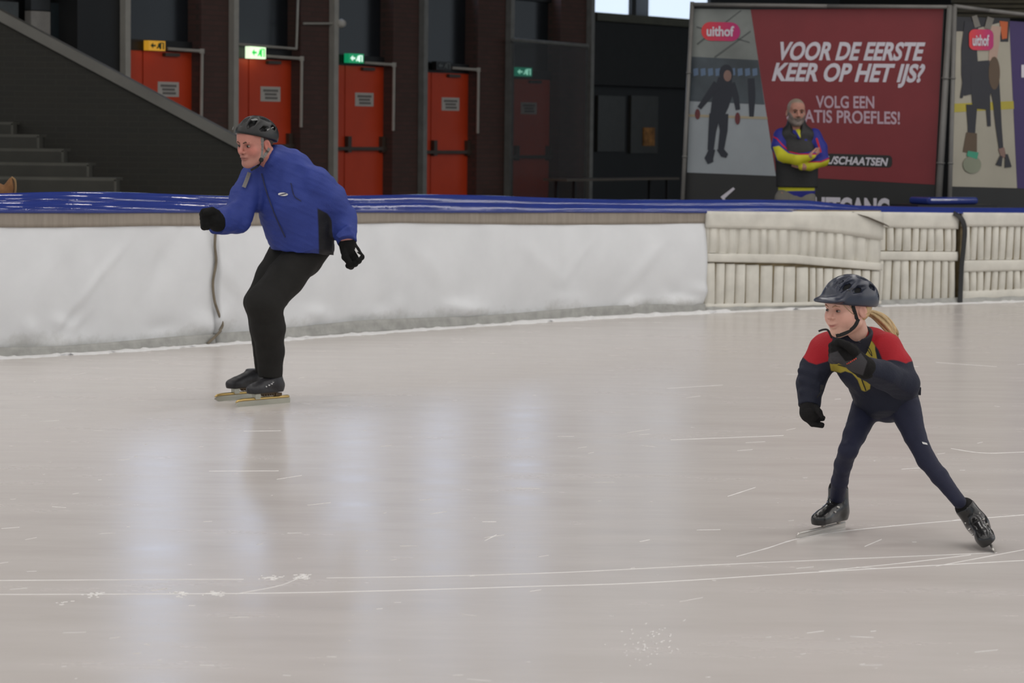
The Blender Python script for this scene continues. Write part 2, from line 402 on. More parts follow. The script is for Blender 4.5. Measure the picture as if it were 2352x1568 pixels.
mD = rib_mat(2192, 2660, 'ribbed cream foam mat on the far side of the black strap',
    [([2196 + 16.6 * k for k in range(29)], zline((2192, 596), (2660, 590)), zline((2192, 518), (2660, 518))),
     ([2196 + 16.8 * k for k in range(28)], zline((2192, 668), (2660, 650)), zline((2192, 622), (2660, 612)))],
    [(zline((2192, 623), (2660, 613)), zline((2192, 597), (2660, 591)), 0.034), (zline((2192, 519), (2660, 519)), zline((2192, 487), (2660, 490)), 0.034),
     (zline((2192, 686), (2660, 668)), zline((2192, 668), (2660, 650)), 0.034)])
# torn corner: a folded lip of sheeting standing off the mat, dark inside
P = lambda x, y, o: barpt(x, zat(x, y), o)
fl = [P(1930, 486, .13), P(1958, 497, .17), P(2003, 518, .21), P(2003, 513, .16), P(1970, 495, .12), P(1938, 485, .10)]
fb = [p - bar_n(1960) * .012 - np.array([0, 0, .003]) for p in fl]
obj('torn_corner', fl + fb, [(0, 1, 4, 5), (1, 2, 3, 4), (11, 10, 7, 6), (10, 9, 8, 7), (0, 6, 7, 1), (1, 7, 8, 2), (2, 8, 9, 3), (3, 9, 10, 4), (4, 10, 11, 5), (5, 11, 6, 0)],
    mat('tear_brown', (84, 74, 62), .8, .2), mC1)['label'] = 'dark folded lip at the torn corner'
# strap
V = [P(x, y, o) for x, y, o in spline([(2168, 488, .10), (2180, 499, .125), (2189, 522, .13), (2189, 560, .125), (2186, 610, .12), (2185, 660, .12), (2184, 694, .125)], 6)]
st = obj('hanging_strap', *tube(V, 0.028, 10, True, (norm(base(2200) - base(2160)), .14)), M_BLACK, None, True)
setp(st, 'wide black strap hanging down between two ribbed foam mats', 'strap')
fr, bk = mat_sheet(1604, 2655, lambda u: 0.0, lambda u: .05, 90, 4, lambda u, t: 0.115 + .004 * math.sin(u / 11.) - .02 * t, 0.1)
kb = obj('kick_board', *solid(fr, bk), M_KICK, None, True)
setp(kb, 'low grey frosted board under the ribbed foam mats', 'board')
# frost ridge scraped up against the foot of the barrier
us = np.linspace(-250, 2650, 420); V = []
for u in us:
    n1 = vnoise(np.array([[u / 60., 0, 0]]), 4)[0]; n2 = vnoise(np.array([[u / 40., 3, 0]]), 9)[0]
    h = 0.010 + .012 * max(0, n1) + (.010 if 1150 < u < 1650 else 0); w = .20 + .05 * n2
    V += [barpt(u, -.002, .07), barpt(u, h, .115), barpt(u, h * .8, .15 + .02 * n1), barpt(u, .003, w * .9), barpt(u, -.003, w)]
fo = obj('frost_ridge', V, grid_faces(len(us), 5, 0, True), M_FROST, None, True)
setp(fo, 'ragged ridge of scraped white frost along the foot of the mats', 'frost', None, 'stuff')
# blue vinyl cap: two soft lobes, one long cover
us = np.linspace(-290, 2660, 360); V = []; prof = []
rad = math.radians
for k in range(5): a = rad(-80 + 88 * k / 4); prof.append((-.012 + .012 * math.cos(a), .012 * math.sin(a)))
def lobe(a0, a1, R_, n_):
    x0_, z0_ = prof[-1]
    for k in range(1, n_ + 1): a = rad(a0 + (a1 - a0) * k / n_); prof.append((x0_ + R_ * (math.cos(a) - math.cos(rad(a0))), z0_ + R_ * (math.sin(a) - math.sin(rad(a0)))))
lobe(8, 46, .098, 9); prof.append((prof[-1][0] - .012, prof[-1][1] - .002)); lobe(10, 48, .092, 9); lobe(48, 150, .02, 5)
prof.append((prof[-1][0] - .02, -.05))
NP = len(prof)
for u in us:
    sc_ = float(np.interp(u, [-300, 600, 1500, 1850, 1960, 2700], [1.0, 1.0, .95, .8, .50, .5])); zt = ztop(u) - .012
    wob = .004 * math.sin(u / 75.) + .002 * math.sin(u / 31. + 1)
    for (o, z) in prof: V.append(barpt(u, zt + z * sc_ * (1 + .12 * math.sin(u / 130.)), .09 + o + wob * .5))
cap = obj('rail_cover', V, grid_faces(len(us), NP, 0, True), M_BLUE, None, True)
setp(cap, 'glossy blue vinyl cover along the top of the padded barrier', 'rail cover')
# ================================================================ DOOR FACADE (wall plane receding to the right)
_A = atY(288, 250, 30.7); _B = atY(1352, 250, 38.5); _A[2] = _B[2] = 0
FE = norm(_B - _A); FN = np.array([FE[1], -FE[0], 0.0])
def fpt(t, r, z): p = _A + FE * t - FN * r; p[2] = z; return p
def ft(px, r=0.0, py=250):
    q = atplane(px, py, _A - FN * r, FN); return float(np.dot(q - _A, FE))
def fz(px, py, r=0.0): return float(atplane(px, py, _A - FN * r, FN)[2])
def fbx(mb, t0, t1, z0, z1, r0, r1):
    return mb.add([fpt(t0, r0, z0), fpt(t1, r0, z0), fpt(t1, r1, z0), fpt(t0, r1, z0), fpt(t0, r0, z1), fpt(t1, r0, z1), fpt(t1, r1, z1), fpt(t0, r1, z1)], BOXF)
def fobj(name, t0, t1, z0, z1, r0, r1, m, parent=None):
    return fbx(MB(), t0, t1, z0, z1, r0, r1).build(name, m, parent)

def brick_material(name, c1, c2, mortar, sc=1.0):
    m = bpy.data.materials.new(name); m.use_nodes = True; nt = m.node_tree; N = nt.nodes; L = nt.links; b = N['Principled BSDF']
    tc = N.new('ShaderNodeTexCoord'); sx = N.new('ShaderNodeSeparateXYZ'); L.new(tc.outputs['Object'], sx.inputs[0])
    ad = N.new('ShaderNodeMath'); ad.operation = 'ADD'; L.new(sx.outputs['X'], ad.inputs[0]); L.new(sx.outputs['Y'], ad.inputs[1])
    cb = N.new('ShaderNodeCombineXYZ'); L.new(ad.outputs[0], cb.inputs['X']); L.new(sx.outputs['Z'], cb.inputs['Y'])
    br = N.new('ShaderNodeTexBrick'); br.inputs['Scale'].default_value = sc; br.inputs['Mortar Size'].default_value = 0.006
    br.inputs['Brick Width'].default_value = 0.22; br.inputs['Row Height'].default_value = 0.062
    br.inputs['Color1'].default_value = rgb(*c1); br.inputs['Color2'].default_value = rgb(*c2); br.inputs['Mortar'].default_value = rgb(*mortar)
    L.new(cb.outputs[0], br.inputs['Vector']); L.new(br.outputs['Color'], b.inputs['Base Color'])
    bp = N.new('ShaderNodeBump'); bp.inputs['Strength'].default_value = .4; bp.inputs['Distance'].default_value = .01
    L.new(br.outputs['Fac'], bp.inputs['Height']); bp.invert = True; L.new(bp.outputs[0], b.inputs['Normal'])
    b.inputs['Roughness'].default_value = 0.8
    return m
M_BRICK = brick_material('dark_brown_brick', (86, 60, 54), (78, 56, 50), (70, 56, 50))
M_BRICKG = brick_material('dark_olive_brick', (45, 43, 37), (42, 41, 36), (49, 48, 42))
M_DARK = mat('dark_panel', (26, 27, 28), 0.5, 0.15, 2)
M_DGLASS = mat('dark_glass', (30, 34, 38), 0.25, 0.15, 1.5)
M_STEEL = mat('grey_steel_paint', (168, 164, 155), 0.5, 0.08)
M_DOOR = mat('orange_door_paint', (212, 66, 24), 0.5, 0.05, 3)
M_BAR = mat('dark_bronze', (70, 58, 48), 0.45, 0.1)
M_PAPER = mat('white_paper', (196, 190, 182), 0.7, 0.04)
M_INK = mat('grey_ink', (120, 116, 112), 0.7, 0.05)
M_SKYPANE = mat('daylight_pane', (200, 215, 230), 0.3, 0.03, 1, emit=(196, 210, 228), estr=1.0)
M_SKYHI = mat('daylight_pane_high', (200, 215, 230), 0.3, 0.03, 1, emit=(182, 204, 240), estr=4.0)
poles = [288, 536, 765, 970, 1168, 1352]
PT = [ft(p) for p in poles]
RD = 0.16           # door plane lies this far behind the pier faces
wallb = fobj('wall_back', ft(-260), ft(1352) + 8.5, 0, 8.2, 0.55, 0.8, M_DARK); setp(wallb, 'dark back wall of the hall behind the piers', None, None, 'structure')
p0 = fobj('wall_pier_0', ft(178), PT[0], 0, 8.2, 0, .56, M_DARK); setp(p0, 'black wall panel beside the first steel post', None, None, 'structure')
# bays: px of dark reveal start / pier start, door top, sign pixels
bays = [dict(leaf=(328, 440), pier=462, top=(370, 118), bar=None, pap=(362, 188, 410, 222)),
        dict(leaf=(571, 668), pier=690, top=(625, 137), bar=(660, 335), pap=(598, 199, 643, 233)),
        dict(leaf=(792, 881), pier=902, top=(835, 152), bar=(822, 341), pap=(815, 213, 857, 244)),
        dict(leaf=(990, 1077), pier=1096, top=(1030, 168), bar=(1014, 349), pap=(1014, 224, 1054, 254)),
        dict(leaf=(1180, 1262), pier=1285, top=(1215, 182), bar=(1200, 360), pap=(1196, 235, 1232, 262))]
names = ['the yellow-lit exit sign', 'the white-lit exit sign', 'the green exit sign', 'the unlit exit sign', 'the glowing sign behind glass']
for i, B in enumerate(bays):
    t0, t1 = PT[i], PT[i + 1]
    tp = ft(B['pier'])
    pier = fobj('wall_pier_%d' % (i + 1), tp, t1, 0, 8.2, 0, 0.56, M_BRICK)
    setp(pier, 'dark brown brick pier right of the door under %s' % names[i], None, None, 'structure')
    ztp = fz(B['top'][0], B['top'][1], RD); l0, l1 = ft(B['leaf'][0], RD), ft(B['leaf'][1], RD)
    # upper dark glazing over the door and the black reveal
    up = fobj('window_%d' % (i + 1), t0 - .3, tp, ztp + .05, 3.35, RD + .06, RD + .12, M_DGLASS); setp(up, 'dark glazing above the door under %s' % names[i], None, None, 'structure')
    fobj('lintel', t0 - .3, tp + .01, ztp + .0, ztp + .13, RD - .01, RD + .1, M_DARK, up)
    hi = fobj('window_%d' % (i + 11), t0 - .25, tp, 3.52, 4.7, .3, .34, M_SKYHI); setp(hi, 'bright daylight clerestory window above the door under %s' % names[i], None, None, 'structure')
    fobj('frame', t0 - .3, tp + .01, 3.35, 3.52, RD, .45, M_DARK, hi)
    d = empty('door_%d' % (i + 1), fpt((l0 + l1) / 2, RD, 0), 'orange double fire door under %s' % names[i], None, None, 'structure')
    fobj('door_leaf', l0 + .008, l1, 0.01, ztp, RD, RD + .05, M_DOOR, d)
    fobj('side_leaf', t0 - .45, l0 - .012, 0.01, ztp, RD, RD + .05, M_DOOR, d)
    fobj('reveal', l1 + .005, tp + .01, 0, ztp + .05, RD + .03, RD + .12, M_DARK, d)
    fobj('closer', ft((B['leaf'][0] * .6 + B['leaf'][1] * .4), RD), ft((B['leaf'][0] * .3 + B['leaf'][1] * .7), RD), ztp - .055, ztp - .015, RD - .05, RD, M_BAR, d)
    x0, y0, x1, y1 = B['pap']
    pa = fobj('notice', ft(x0, RD), ft(x1, RD), fz((x0 + x1) / 2, y1, RD), fz((x0 + x1) / 2, y0, RD), RD - .006, RD, M_PAPER, d); pa['label'] = 'white notice sheet'
    mb = MB()
    for k, (a, b_) in enumerate(((.12, .88), (.2, .8), (.22, .85))):
        zc = fz((x0 + x1) / 2, y0 + (y1 - y0) * (.25 + .25 * k), RD); fbx(mb, ft(x0 + (x1 - x0) * a, RD), ft(x0 + (x1 - x0) * b_, RD), zc - .018, zc + .012, RD - .009, RD - .006)
    mb.build('notice_lines', M_INK, pa)
    zb = fz(B['bar'][0], B['bar'][1], RD) if B['bar'] else 1.05
    pb = MB(); fbx(pb, l0 - .25, l1 + .0, zb - .022, zb + .022, RD - .075, RD - .045)
    bar = pb.build('push_bar', M_BAR, d)
    for tt in (l0 + .04, l1 - .06):
        mb = MB(); fbx(mb, tt - .035, tt + .035, zb - .05, zb + .16, RD - .06, RD - .001); mb.build('bar_end', M_BAR, bar)
    # steel post at the pier corner
for i, p in enumerate(poles):
    zb = fz(p, 182, -.05) if i == 0 else (0 if i != 1 else 0)
    t = PT[i] - .06
    po = fobj('steel_post', t - .035, t + .05, 0, 6.0, -.095, -.005, M_STEEL if i < 3 else mat('grey_steel_post_dim', (124, 124, 120), .5))
    lab = ['pale steel post at the foot of the sloping wall beside the yellow-sign door', 'pale steel post between the yellow-sign and white-sign doors',
           'pale steel post with a round lamp bracket, left of the green-sign door', 'grey steel post between the green-sign and unlit-sign doors',
           'grey steel post at the left edge of the glass screen', 'grey steel post at the corner beside the dark passage'][i]
    setp(po, lab, 'post', 'steel posts at the pier corners')
# conduit pipes beside doors
for i, (sx_, hy, ex, by) in enumerate(((376, 112, 461, 268), (604, 129, 690, 292), (828, 144, 902, 300), (1030, 156, 1096, 306))):
    r = -.02
    c = [atplane(sx_, hy, _A - FN * RD, FN) + FN * .06, atplane(ex - 1, hy + (ex - sx_) * .065, _A - FN * .0, FN) + FN * .03, atplane(ex - 3, by, _A, FN) + FN * .03]
    o = obj('conduit_pipe', *tube(c[:2], .022, 8), M_STEEL, None, True); V, Fc = tube(c[1:], .022, 8)
    bpy.data.objects.remove(o)
    mb = MB(); mb.tube(c[:2], .020, 8); mb.tube(c[1:], .020, 8); mb.box(c[1], EYE, (.028, .028, .028)); o = mb.build('conduit_pipe', M_STEEL)
    setp(o, 'thin grey conduit bending down the pier from %s' % names[i], 'pipe', 'conduits beside the doors')
# frame line of the glazing over door two, bracket lamp on third post
mb = MB(); c = [fpt(ft(547, .0), -.0, fz(547, 101, 0)), fpt(ft(680), .0, fz(680, 112)), fpt(ft(684), .0, fz(684, -30))]
mb.tube(c[:2], .016, 8); mb.tube(c[1:], .016, 8); setp(mb.build('glazing_rail', M_STEEL), 'thin pale metal rail around the dark glazing above the white-sign door', 'rail')
e = empty('bracket_lamp', fpt(ft(768), -.1, fz(768, 53)), 'small round lamp on a horizontal pipe across the brick pier', 'lamp')
a = fpt(ft(692), -.03, fz(692, 54)); b_ = fpt(ft(768), -.06, fz(768, 54))
obj('pipe', *tube([a, b_], .016, 8), M_STEEL, e)
mb = MB(); mb.tube([b_ + FN * .0 + np.array([0, 0, -.0]), b_ + FN * .05, b_ + FN * .1], [.05, .06, .035], 14); mb.build('lamp_head', mat('lamp_white', (190, 186, 178), .4), e, True)

# exit signs
def exit_sign(px, py, w, h, face, mark, fe, me_, label, r=RD - .1):
    c = atplane(px, py, _A - FN * r, FN); s = np.linalg.norm(c - CAM) / F
    e = empty('exit_sign', c - np.array([0, 0, h * s / 2]), label, 'exit sign', 'exit signs over the doors')
    ax = [FE, FN, np.array([0, 0, 1.0])]; k = 1 / abs(FE[0])
    hw, hh = (ft(px + w / 2, r) - ft(px - w / 2, r)) / 2, h * s / 2
    mb = MB(); mb.box(c, ax, (hw, .04, hh)); mb.build('housing', face, e)
    q = c + FN * .042
    def poly(pts, nm):
        V = [q + FE * (x * hw) + np.array([0, 0, y * hh]) for x, y in pts]; V2 = [v + FN * .006 for v in V]; n = len(V)
        obj(nm, V + V2, [tuple(range(n))[::-1], tuple(range(n, 2 * n))] + [(i, (i + 1) % n, n + (i + 1) % n, n + i) for i in range(n)], mark, e)
    poly([(-.8, .0), (-.5, .55), (-.5, .18), (-.2, .18), (-.2, -.18), (-.5, -.18), (-.5, -.55)], 'arrow')
    poly([(.35, -.7), (.35, .7), (.8, .7), (.8, -.7), (.68, -.7), (.68, .5), (.47, .5), (.47, -.7)], 'doorway_mark')
    poly([(.12, .3), (.22, .62), (.34, .3), (.3, -.1), (.42, -.65), (.28, -.6), (.2, -.2), (.02, -.62), (-.08, -.5), (.08, -.05)], 'runner_mark')
mk = lambda n, c, s=None: mat(n, c, .4, .02, emit=c if s else None, estr=s or 1)
exit_sign(355, 105, 38, 22, mk('sign_amber', (190, 140, 40), .55), mk('sign_dark_green', (30, 60, 24)), 1, 0, 'yellow-lit emergency exit sign with dark green pictogram')
exit_sign(587, 121, 36, 27, mk('sign_white_green', (214, 240, 200), 1.0), mk('sign_green', (40, 190, 80), .8), 1, 0, 'bright white-lit emergency exit sign with green pictogram')
exit_sign(813, 134, 34, 21, mk('sign_teal', (20, 140, 92), .6), mk('sign_white', (214, 238, 226), .8), 1, 0, 'green emergency exit sign with white pictogram')
exit_sign(1014, 151, 34, 19, mk('sign_off', (34, 34, 34)), mk('sign_off_mark', (96, 100, 98)), 1, 0, 'unlit dark emergency exit sign with grey pictogram')
exit_sign(1198, 165, 38, 20, mk('sign_glow_teal', (20, 120, 96), .6), mk('sign_glow_white', (150, 220, 196), .9), 1, 0, 'glowing teal emergency exit sign behind the glass screen')
# hazy glass screen in front of the fifth bay
gm = bpy.data.materials.new('dusty_glass'); gm.use_nodes = True; nt = gm.node_tree; N = nt.nodes; L = nt.links
b = N['Principled BSDF']; b.inputs['Base Color'].default_value = rgb(66, 64, 62); b.inputs['Roughness'].default_value = .35
nz = N.new('ShaderNodeTexNoise'); nz.inputs['Scale'].default_value = 1.5; mr = N.new('ShaderNodeMapRange'); mr.inputs[3].default_value = .28; mr.inputs[4].default_value = .42
L.new(nz.outputs['Fac'], mr.inputs[0]); L.new(mr.outputs[0], b.inputs['Alpha'])
e = empty('glass_screen', fpt((PT[4] + PT[5]) / 2, -.2, 0), 'hazy dusty glass screen in front of the dim orange door', 'screen')
g0, g1 = ft(1176, -.2), ft(1348, -.2)
fobj('pane', g0, g1, 0.05, fz(1190, 96, -.2), -.21, -.2, gm, e)
obj('top_rail', *tube([fpt(g0, -.2, fz(1178, 91, -.2)), fpt(g1, -.2, fz(1322, 104, -.2))], .028, 8), mat('grey_steel_post_dim', (124, 124, 120), .5), e)
fobj('foot_rail', g0, g1, 0, .06, -.23, -.18, M_DARK, e)
# strip-lit soffit boxes just visible at the top between the piers
# dark passage to the right: beam and daylight windows
r6 = .35
for k, (xa, xb) in enumerate(((1354, 1440), (1491, 1590))):
    ta, tb = ft(xa, r6), ft(xb + (0 if k == 0 else 30), r6)
    w = fobj('window_%d' % (21 + k), ta, tb, fz(xa, 26 if k == 0 else 36, r6), 5.2, r6, r6 + .04, M_SKYPANE)
    setp(w, ['bright daylight window beside the corner post', 'bright daylight window above the banner'][k], None, None, 'structure')
    fobj('frame', tb, tb + .12, fz(xa, 34, r6), 5.2, r6 - .06, r6 + .1, M_DARK, w)
bm = MB(); za, zb2 = fz(1354, 28, r6), 0
tb0, tb1 = ft(1354, r6), ft(1640, r6)
fbx(bm, tb0, tb1, za - .12, za, r6 - .12, r6 + .1)
setp(bm.build('trim_1', mat('olive_beam', (84, 84, 72), .6)), 'olive metal beam under the daylight windows', None, None, 'structure')
bm = MB(); fbx(bm, tb0, tb1 + 2, 2.2, za - .12, r6 - .02, r6 + .1); setp(bm.build('wall_passage', mat('dark_fascia', (32, 33, 33), .6)), 'dark fascia over the passage', None, None, 'structure')
for k, (xa, xb, ya, yb) in enumerate(((1374, 1436, 219, 348), (1450, 1512, 219, 352))):
    w = fobj('window_%d' % (31 + k), ft(xa, .5), ft(xb, .5), fz(xa, yb, .5), fz(xa, ya, .5), .5, .56, mat('dim_pane', (52, 52, 48), .3))
    setp(w, ['dim window pane in the dark passage near the corner post', 'dim window pane in the dark passage with a small orange poster'][k], None, None, 'structure')
po = fobj('small_poster', ft(1480, .48), ft(1505, .48), fz(1490, 335, .48), fz(1490, 293, .48), .48, .5, mat('poster_orange', (150, 104, 52), .6, .5, 9)); setp(po, 'small faded orange poster on the dim passage window', 'poster')
po = fobj('wall_box', ft(1544, .48), ft(1556, .48), fz(1550, 200, .48), fz(1550, 180, .48), .42, .55, mat('box_grey', (120, 112, 104), .6)); setp(po, 'small pale wall box in the dark passage', 'box')
# low table in front of the passage
tz = fz(1380, 408, -.9); e = empty('long_table', fpt(ft(1380, -.9), -.9, 0), 'long low dark table with a pale edge in front of the passage', 'table')
ta, tb = ft(1250, -.9), ft(1510, -.9)
fobj('table_top', ta, tb, tz - .03, tz, -1.3, -.9, mat('table_edge', (92, 84, 74), .5), e)
for tt in (ta + .25, tb - .25):
    for rr in (-1.25, -.95): fobj('leg', tt - .02, tt + .02, 0, tz - .03, rr - .02, rr + .02, M_DARK, e)

# ================================================================ STAND ON THE LEFT: sloping brick wall, coping, tiers
YW = 28.0
pts = [(-160, -40), (760, 452), (760, 900), (-160, 900)]
V = [atY(x, y, YW) for x, y in pts]; V[2][2] = V[3][2] = 0
V2 = [v + np.array([0, .3, 0]) for v in V]
wl = obj('wall_left', V + V2, [(0, 3, 2, 1), (4, 5, 6, 7), (0, 1, 5, 4), (1, 2, 6, 5), (2, 3, 7, 6), (3, 0, 4, 7)], M_BRICKG); setp(wl, 'dark olive brick side wall of the stand under a sloping coping', None, None, 'structure')
a0, a1, a2, a3 = [atY(x, y, YW - .04) for x, y in ((-160, -62), (760, 430), (760, 456), (-160, -36))]
V = [a0, a1, a2, a3]; V2 = [v + np.array([0, .4, 0]) for v in V]
obj('coping', V + V2, [(0, 3, 2, 1), (4, 5, 6, 7), (0, 1, 5, 4), (1, 2, 6, 5), (2, 3, 7, 6), (3, 0, 4, 7)], mat('concrete_coping', (112, 110, 104), .8, .12, 3), wl)
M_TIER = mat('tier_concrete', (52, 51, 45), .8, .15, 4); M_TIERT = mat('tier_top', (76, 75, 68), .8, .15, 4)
for k, (xe, yt, yb) in enumerate(((25, 284, 310), (85, 313, 341), (141, 346, 376), (199, 379, 408), (262, 413, 442))):
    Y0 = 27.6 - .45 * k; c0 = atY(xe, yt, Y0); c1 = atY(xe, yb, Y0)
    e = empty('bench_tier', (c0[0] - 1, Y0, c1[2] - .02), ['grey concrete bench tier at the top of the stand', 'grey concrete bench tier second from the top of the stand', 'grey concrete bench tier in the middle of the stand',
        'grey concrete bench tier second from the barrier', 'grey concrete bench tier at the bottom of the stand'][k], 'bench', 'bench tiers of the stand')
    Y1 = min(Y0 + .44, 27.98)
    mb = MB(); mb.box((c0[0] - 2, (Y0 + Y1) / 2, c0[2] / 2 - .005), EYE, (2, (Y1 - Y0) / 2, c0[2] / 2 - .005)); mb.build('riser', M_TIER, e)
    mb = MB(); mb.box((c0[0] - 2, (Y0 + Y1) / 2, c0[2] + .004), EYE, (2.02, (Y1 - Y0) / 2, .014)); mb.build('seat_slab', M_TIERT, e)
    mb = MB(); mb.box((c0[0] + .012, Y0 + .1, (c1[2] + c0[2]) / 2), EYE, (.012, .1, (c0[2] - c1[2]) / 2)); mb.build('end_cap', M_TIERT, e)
# pale panels and glass seen over the coping
for k, (xa, xb, ya, yb, m_, lb) in enumerate(((-30, 43, 3, 140, mat('slate_glass', (66, 70, 70), .4, .15), 'slate grey glass panel above the stand'), (72, 116, 26, 160, mat('grey_white_panel', (150, 146, 140), .6), 'grey white wall panel above the stand'),
                          (72, 116, -40, 24, mat('slate_glass_dark', (48, 50, 52), .4), 'dark slate panel above the grey white panel'), (117, 178, 8, 200, mat('teal_glass', (32, 40, 44), .35), 'dark teal glass panel beside the grey white panel'))):
    w = fobj('window_%d' % (41 + k), ft(xa, .3), ft(xb, .3), fz((xa + xb) / 2, yb, .3), fz((xa + xb) / 2, ya, .3), .3, .4, m_); setp(w, lb, None, None, 'structure')

# ================================================================ BANNERS
def banner_plane(xl, dl, xr, dr):
    a = atY(xl, 300, dl); b_ = atY(xr, 300, dr); t = norm((b_ - a) * np.array([1, 1, 0])); return a, np.array([t[1], -t[0], 0.0])
BP = banner_plane(1580, 26.6, 2170, 25.7)
BP2 = banner_plane(2190, 25.7, 2420, 26.5)
def bpx(pl, x, y, off=0.0): return atplane(x, y, pl[0] + pl[1] * off, pl[1])
def bpoly(name, pl, pts, m, parent, off, th=.002):
    V = [bpx(pl, x, y, off) for x, y in pts]; V2 = [v - pl[1] * th for v in V]; n = len(V)
    return obj(name, V + V2, [tuple(range(n))[::-1], tuple(range(n, 2 * n))] + [(i, (i + 1) % n, n + (i + 1) % n, n + i) for i in range(n)], m, parent)
def btext(name, pl, body, x0, x1, yt, yb, m, parent, slope=0., shear=0., bold=.02, off=.005):
    p, f = text_px(body, x0, x1, yt, yb, slope, shear, bold); return obj(name, [bpx(pl, x, y, off) for x, y in p], f, m, parent)
def ell(cx_, cy_, a, b_, n=20, rot=0.):
    return [(cx_ + a * math.cos(t) * math.cos(rot) - b_ * math.sin(t) * math.sin(rot), cy_ + a * math.cos(t) * math.sin(rot) + b_ * math.sin(t) * math.cos(rot)) for t in np.linspace(0, 2 * math.pi, n, endpoint=False)]
def pill(x0, y0, x1, y1, r, sl=0., n=6):
    out = []
    for (cx_, cy_, a0_) in ((x1 - r, y0 + r, -90), (x1 - r, y1 - r, 0), (x0 + r, y1 - r, 90), (x0 + r, y0 + r, 180)):
        for k in range(n + 1):
            a = math.radians(a0_ + 90 * k / n); x = cx_ + r * math.cos(a); out.append((x, cy_ + r * math.sin(a) + sl * (x - x0)))
    return out
def limb(pts, ws):
    """outline polygon of a tapered print limb"""
    L_, R_ = [], []
    for i, (x, y) in enumerate(pts):
        x0, y0 = pts[max(i - 1, 0)]; x1, y1 = pts[min(i + 1, len(pts) - 1)]; l = math.hypot(x1 - x0, y1 - y0) or 1; nx, ny = -(y1 - y0) / l, (x1 - x0) / l
        L_.append((x + nx * ws[i], y + ny * ws[i])); R_.append((x - nx * ws[i], y - ny * ws[i]))
    return L_ + R_[::-1]
mp_ = lambda n, c, v=.06: mat(n, c, .55, v, 3)
M_RED = mp_('banner_red', (122, 40, 45)); M_BB = mp_('banner_black', (34, 34, 33)); M_TXT = mp_('banner_white_text', (205, 200, 208)); M_LILAC = mp_('banner_lilac_text', (184, 160, 172))
M_ICEP = mp_('print_ice', (148, 154, 158)); M_NAVYP = mp_('print_navy', (34, 38, 48)); M_GLOVEP = mp_('print_red_glove', (96, 40, 44)); M_SKINP = mp_('print_skin', (132, 104, 94))
def gradient_pill():
    m = bpy.data.materials.new('logo_gradient'); m.use_nodes = True; N = m.node_tree.nodes; L = m.node_tree.links; b = N['Principled BSDF']
    tc = N.new('ShaderNodeTexCoord'); sx = N.new('ShaderNodeSeparateXYZ'); L.new(tc.outputs['Generated'], sx.inputs[0])
    cr = N.new('ShaderNodeValToRGB'); cr.color_ramp.elements[0].color = rgb(214, 58, 56); cr.color_ramp.elements[1].color = rgb(176, 36, 110)
    L.new(sx.outputs['X'], cr.inputs[0]); L.new(cr.outputs[0], b.inputs['Base Color']); b.inputs['Roughness'].default_value = .5; return m
M_LOGO = gradient_pill()
ban = empty('banner', bpx(BP, 1860, 640) * np.array([1, 1, 0]), 'large red and photo banner inviting to a first skating lesson', 'banner')
bpoly('sheet', BP, [(1588, 12), (2170, 17), (2137, 640), (1566, 640)], M_BB, ban, 0.0, .004)
ph = bpoly('photo_print', BP, [(1592, 20), (1724, 22), (1782, 404), (1578, 396)], M_ICEP, ban, .003)
bpoly('red_field', BP, [(1722, 22), (2167, 19), (2147, 424), (1783, 404)], M_RED, ban, .003)
bpoly('roof_print', BP, [(1592, 20), (1724, 22), (1742, 140), (1588, 134)], mp_('print_roof', (122, 126, 122), .2), ph, .005)
bpoly('stand_print', BP, [(1588, 130), (1741, 138), (1756, 240), (1584, 232)], mp_('print_stand', (66, 74, 80), .35), ph, .006)
for k in range(9):
    x = 1592 + 17 * k; bpoly('flag_print', BP, [(x, 158), (x + 11, 156), (x + 12, 172), (x + 1, 175)], mp_('print_flag', (92, 112, 138)), ph, .007)
for p_ in ([(1600, 60), (1722, 96), (1722, 99), (1600, 64)], [(1640, 130), (1724, 70), (1724, 74), (1642, 134)], [(1600, 100), (1700, 24), (1704, 24), (1602, 104)]):
    bpoly('girder_print', BP, p_, mp_('print_girder', (84, 88, 86)), ph, .007)
bpoly('line_print', BP, [(1582, 262), (1762, 268), (1763, 274), (1582, 268)], mp_('print_sand', (160, 148, 124)), ph, .006)
sk = bpoly('skater_print', BP, limb([(1665, 178), (1662, 210), (1654, 240), (1645, 272)], [15, 22, 20, 15]), M_NAVYP, ph, .009)
for pts_, ws in (([(1648, 192), (1624, 224), (1606, 248)], [10, 7, 5]), ([(1678, 192), (1690, 222), (1695, 252)], [10, 7, 5]), ([(1642, 262), (1636, 300), (1632, 345)], [13, 9, 7]), ([(1660, 262), (1662, 300), (1656, 342)], [13, 9, 7]),
                ([(1636, 342), (1628, 364), (1632, 374)], [7, 10, 7]), ([(1652, 340), (1662, 354), (1670, 358)], [7, 8, 5])):
    _o = .0095 + random.random() * .002; bpoly('skater_limb_print', BP, limb(pts_, ws), M_NAVYP, ph, _o, .0002)
bpoly('skater_hood_print', BP, ell(1668, 168, 16, 20), M_NAVYP, ph, .010); bpoly('skater_face_print', BP, ell(1671, 174, 9, 13), M_SKINP, ph, .012)
for c in ((1602, 262, 6, 12), (1694, 272, 6, 14)): bpoly('glove_print', BP, ell(*c), M_GLOVEP, ph, .011)
bpoly('far_skater_print', BP, limb([(1725, 180), (1727, 220), (1726, 268)], [8, 8, 5]), M_NAVYP, ph, .008)
lg = bpoly('logo_pill', BP, pill(1611, 50, 1700, 93, 21, .02), M_LOGO, ban, .012)
btext('logo_text', BP, 'uithof', 1623, 1686, 60, 82, M_TXT, lg, .01, 0, .03, .018)
btext('headline_text', BP, 'VOOR DE EERSTE', 1782, 2126, 97, 136, M_TXT, ban, .004, .26, .035)
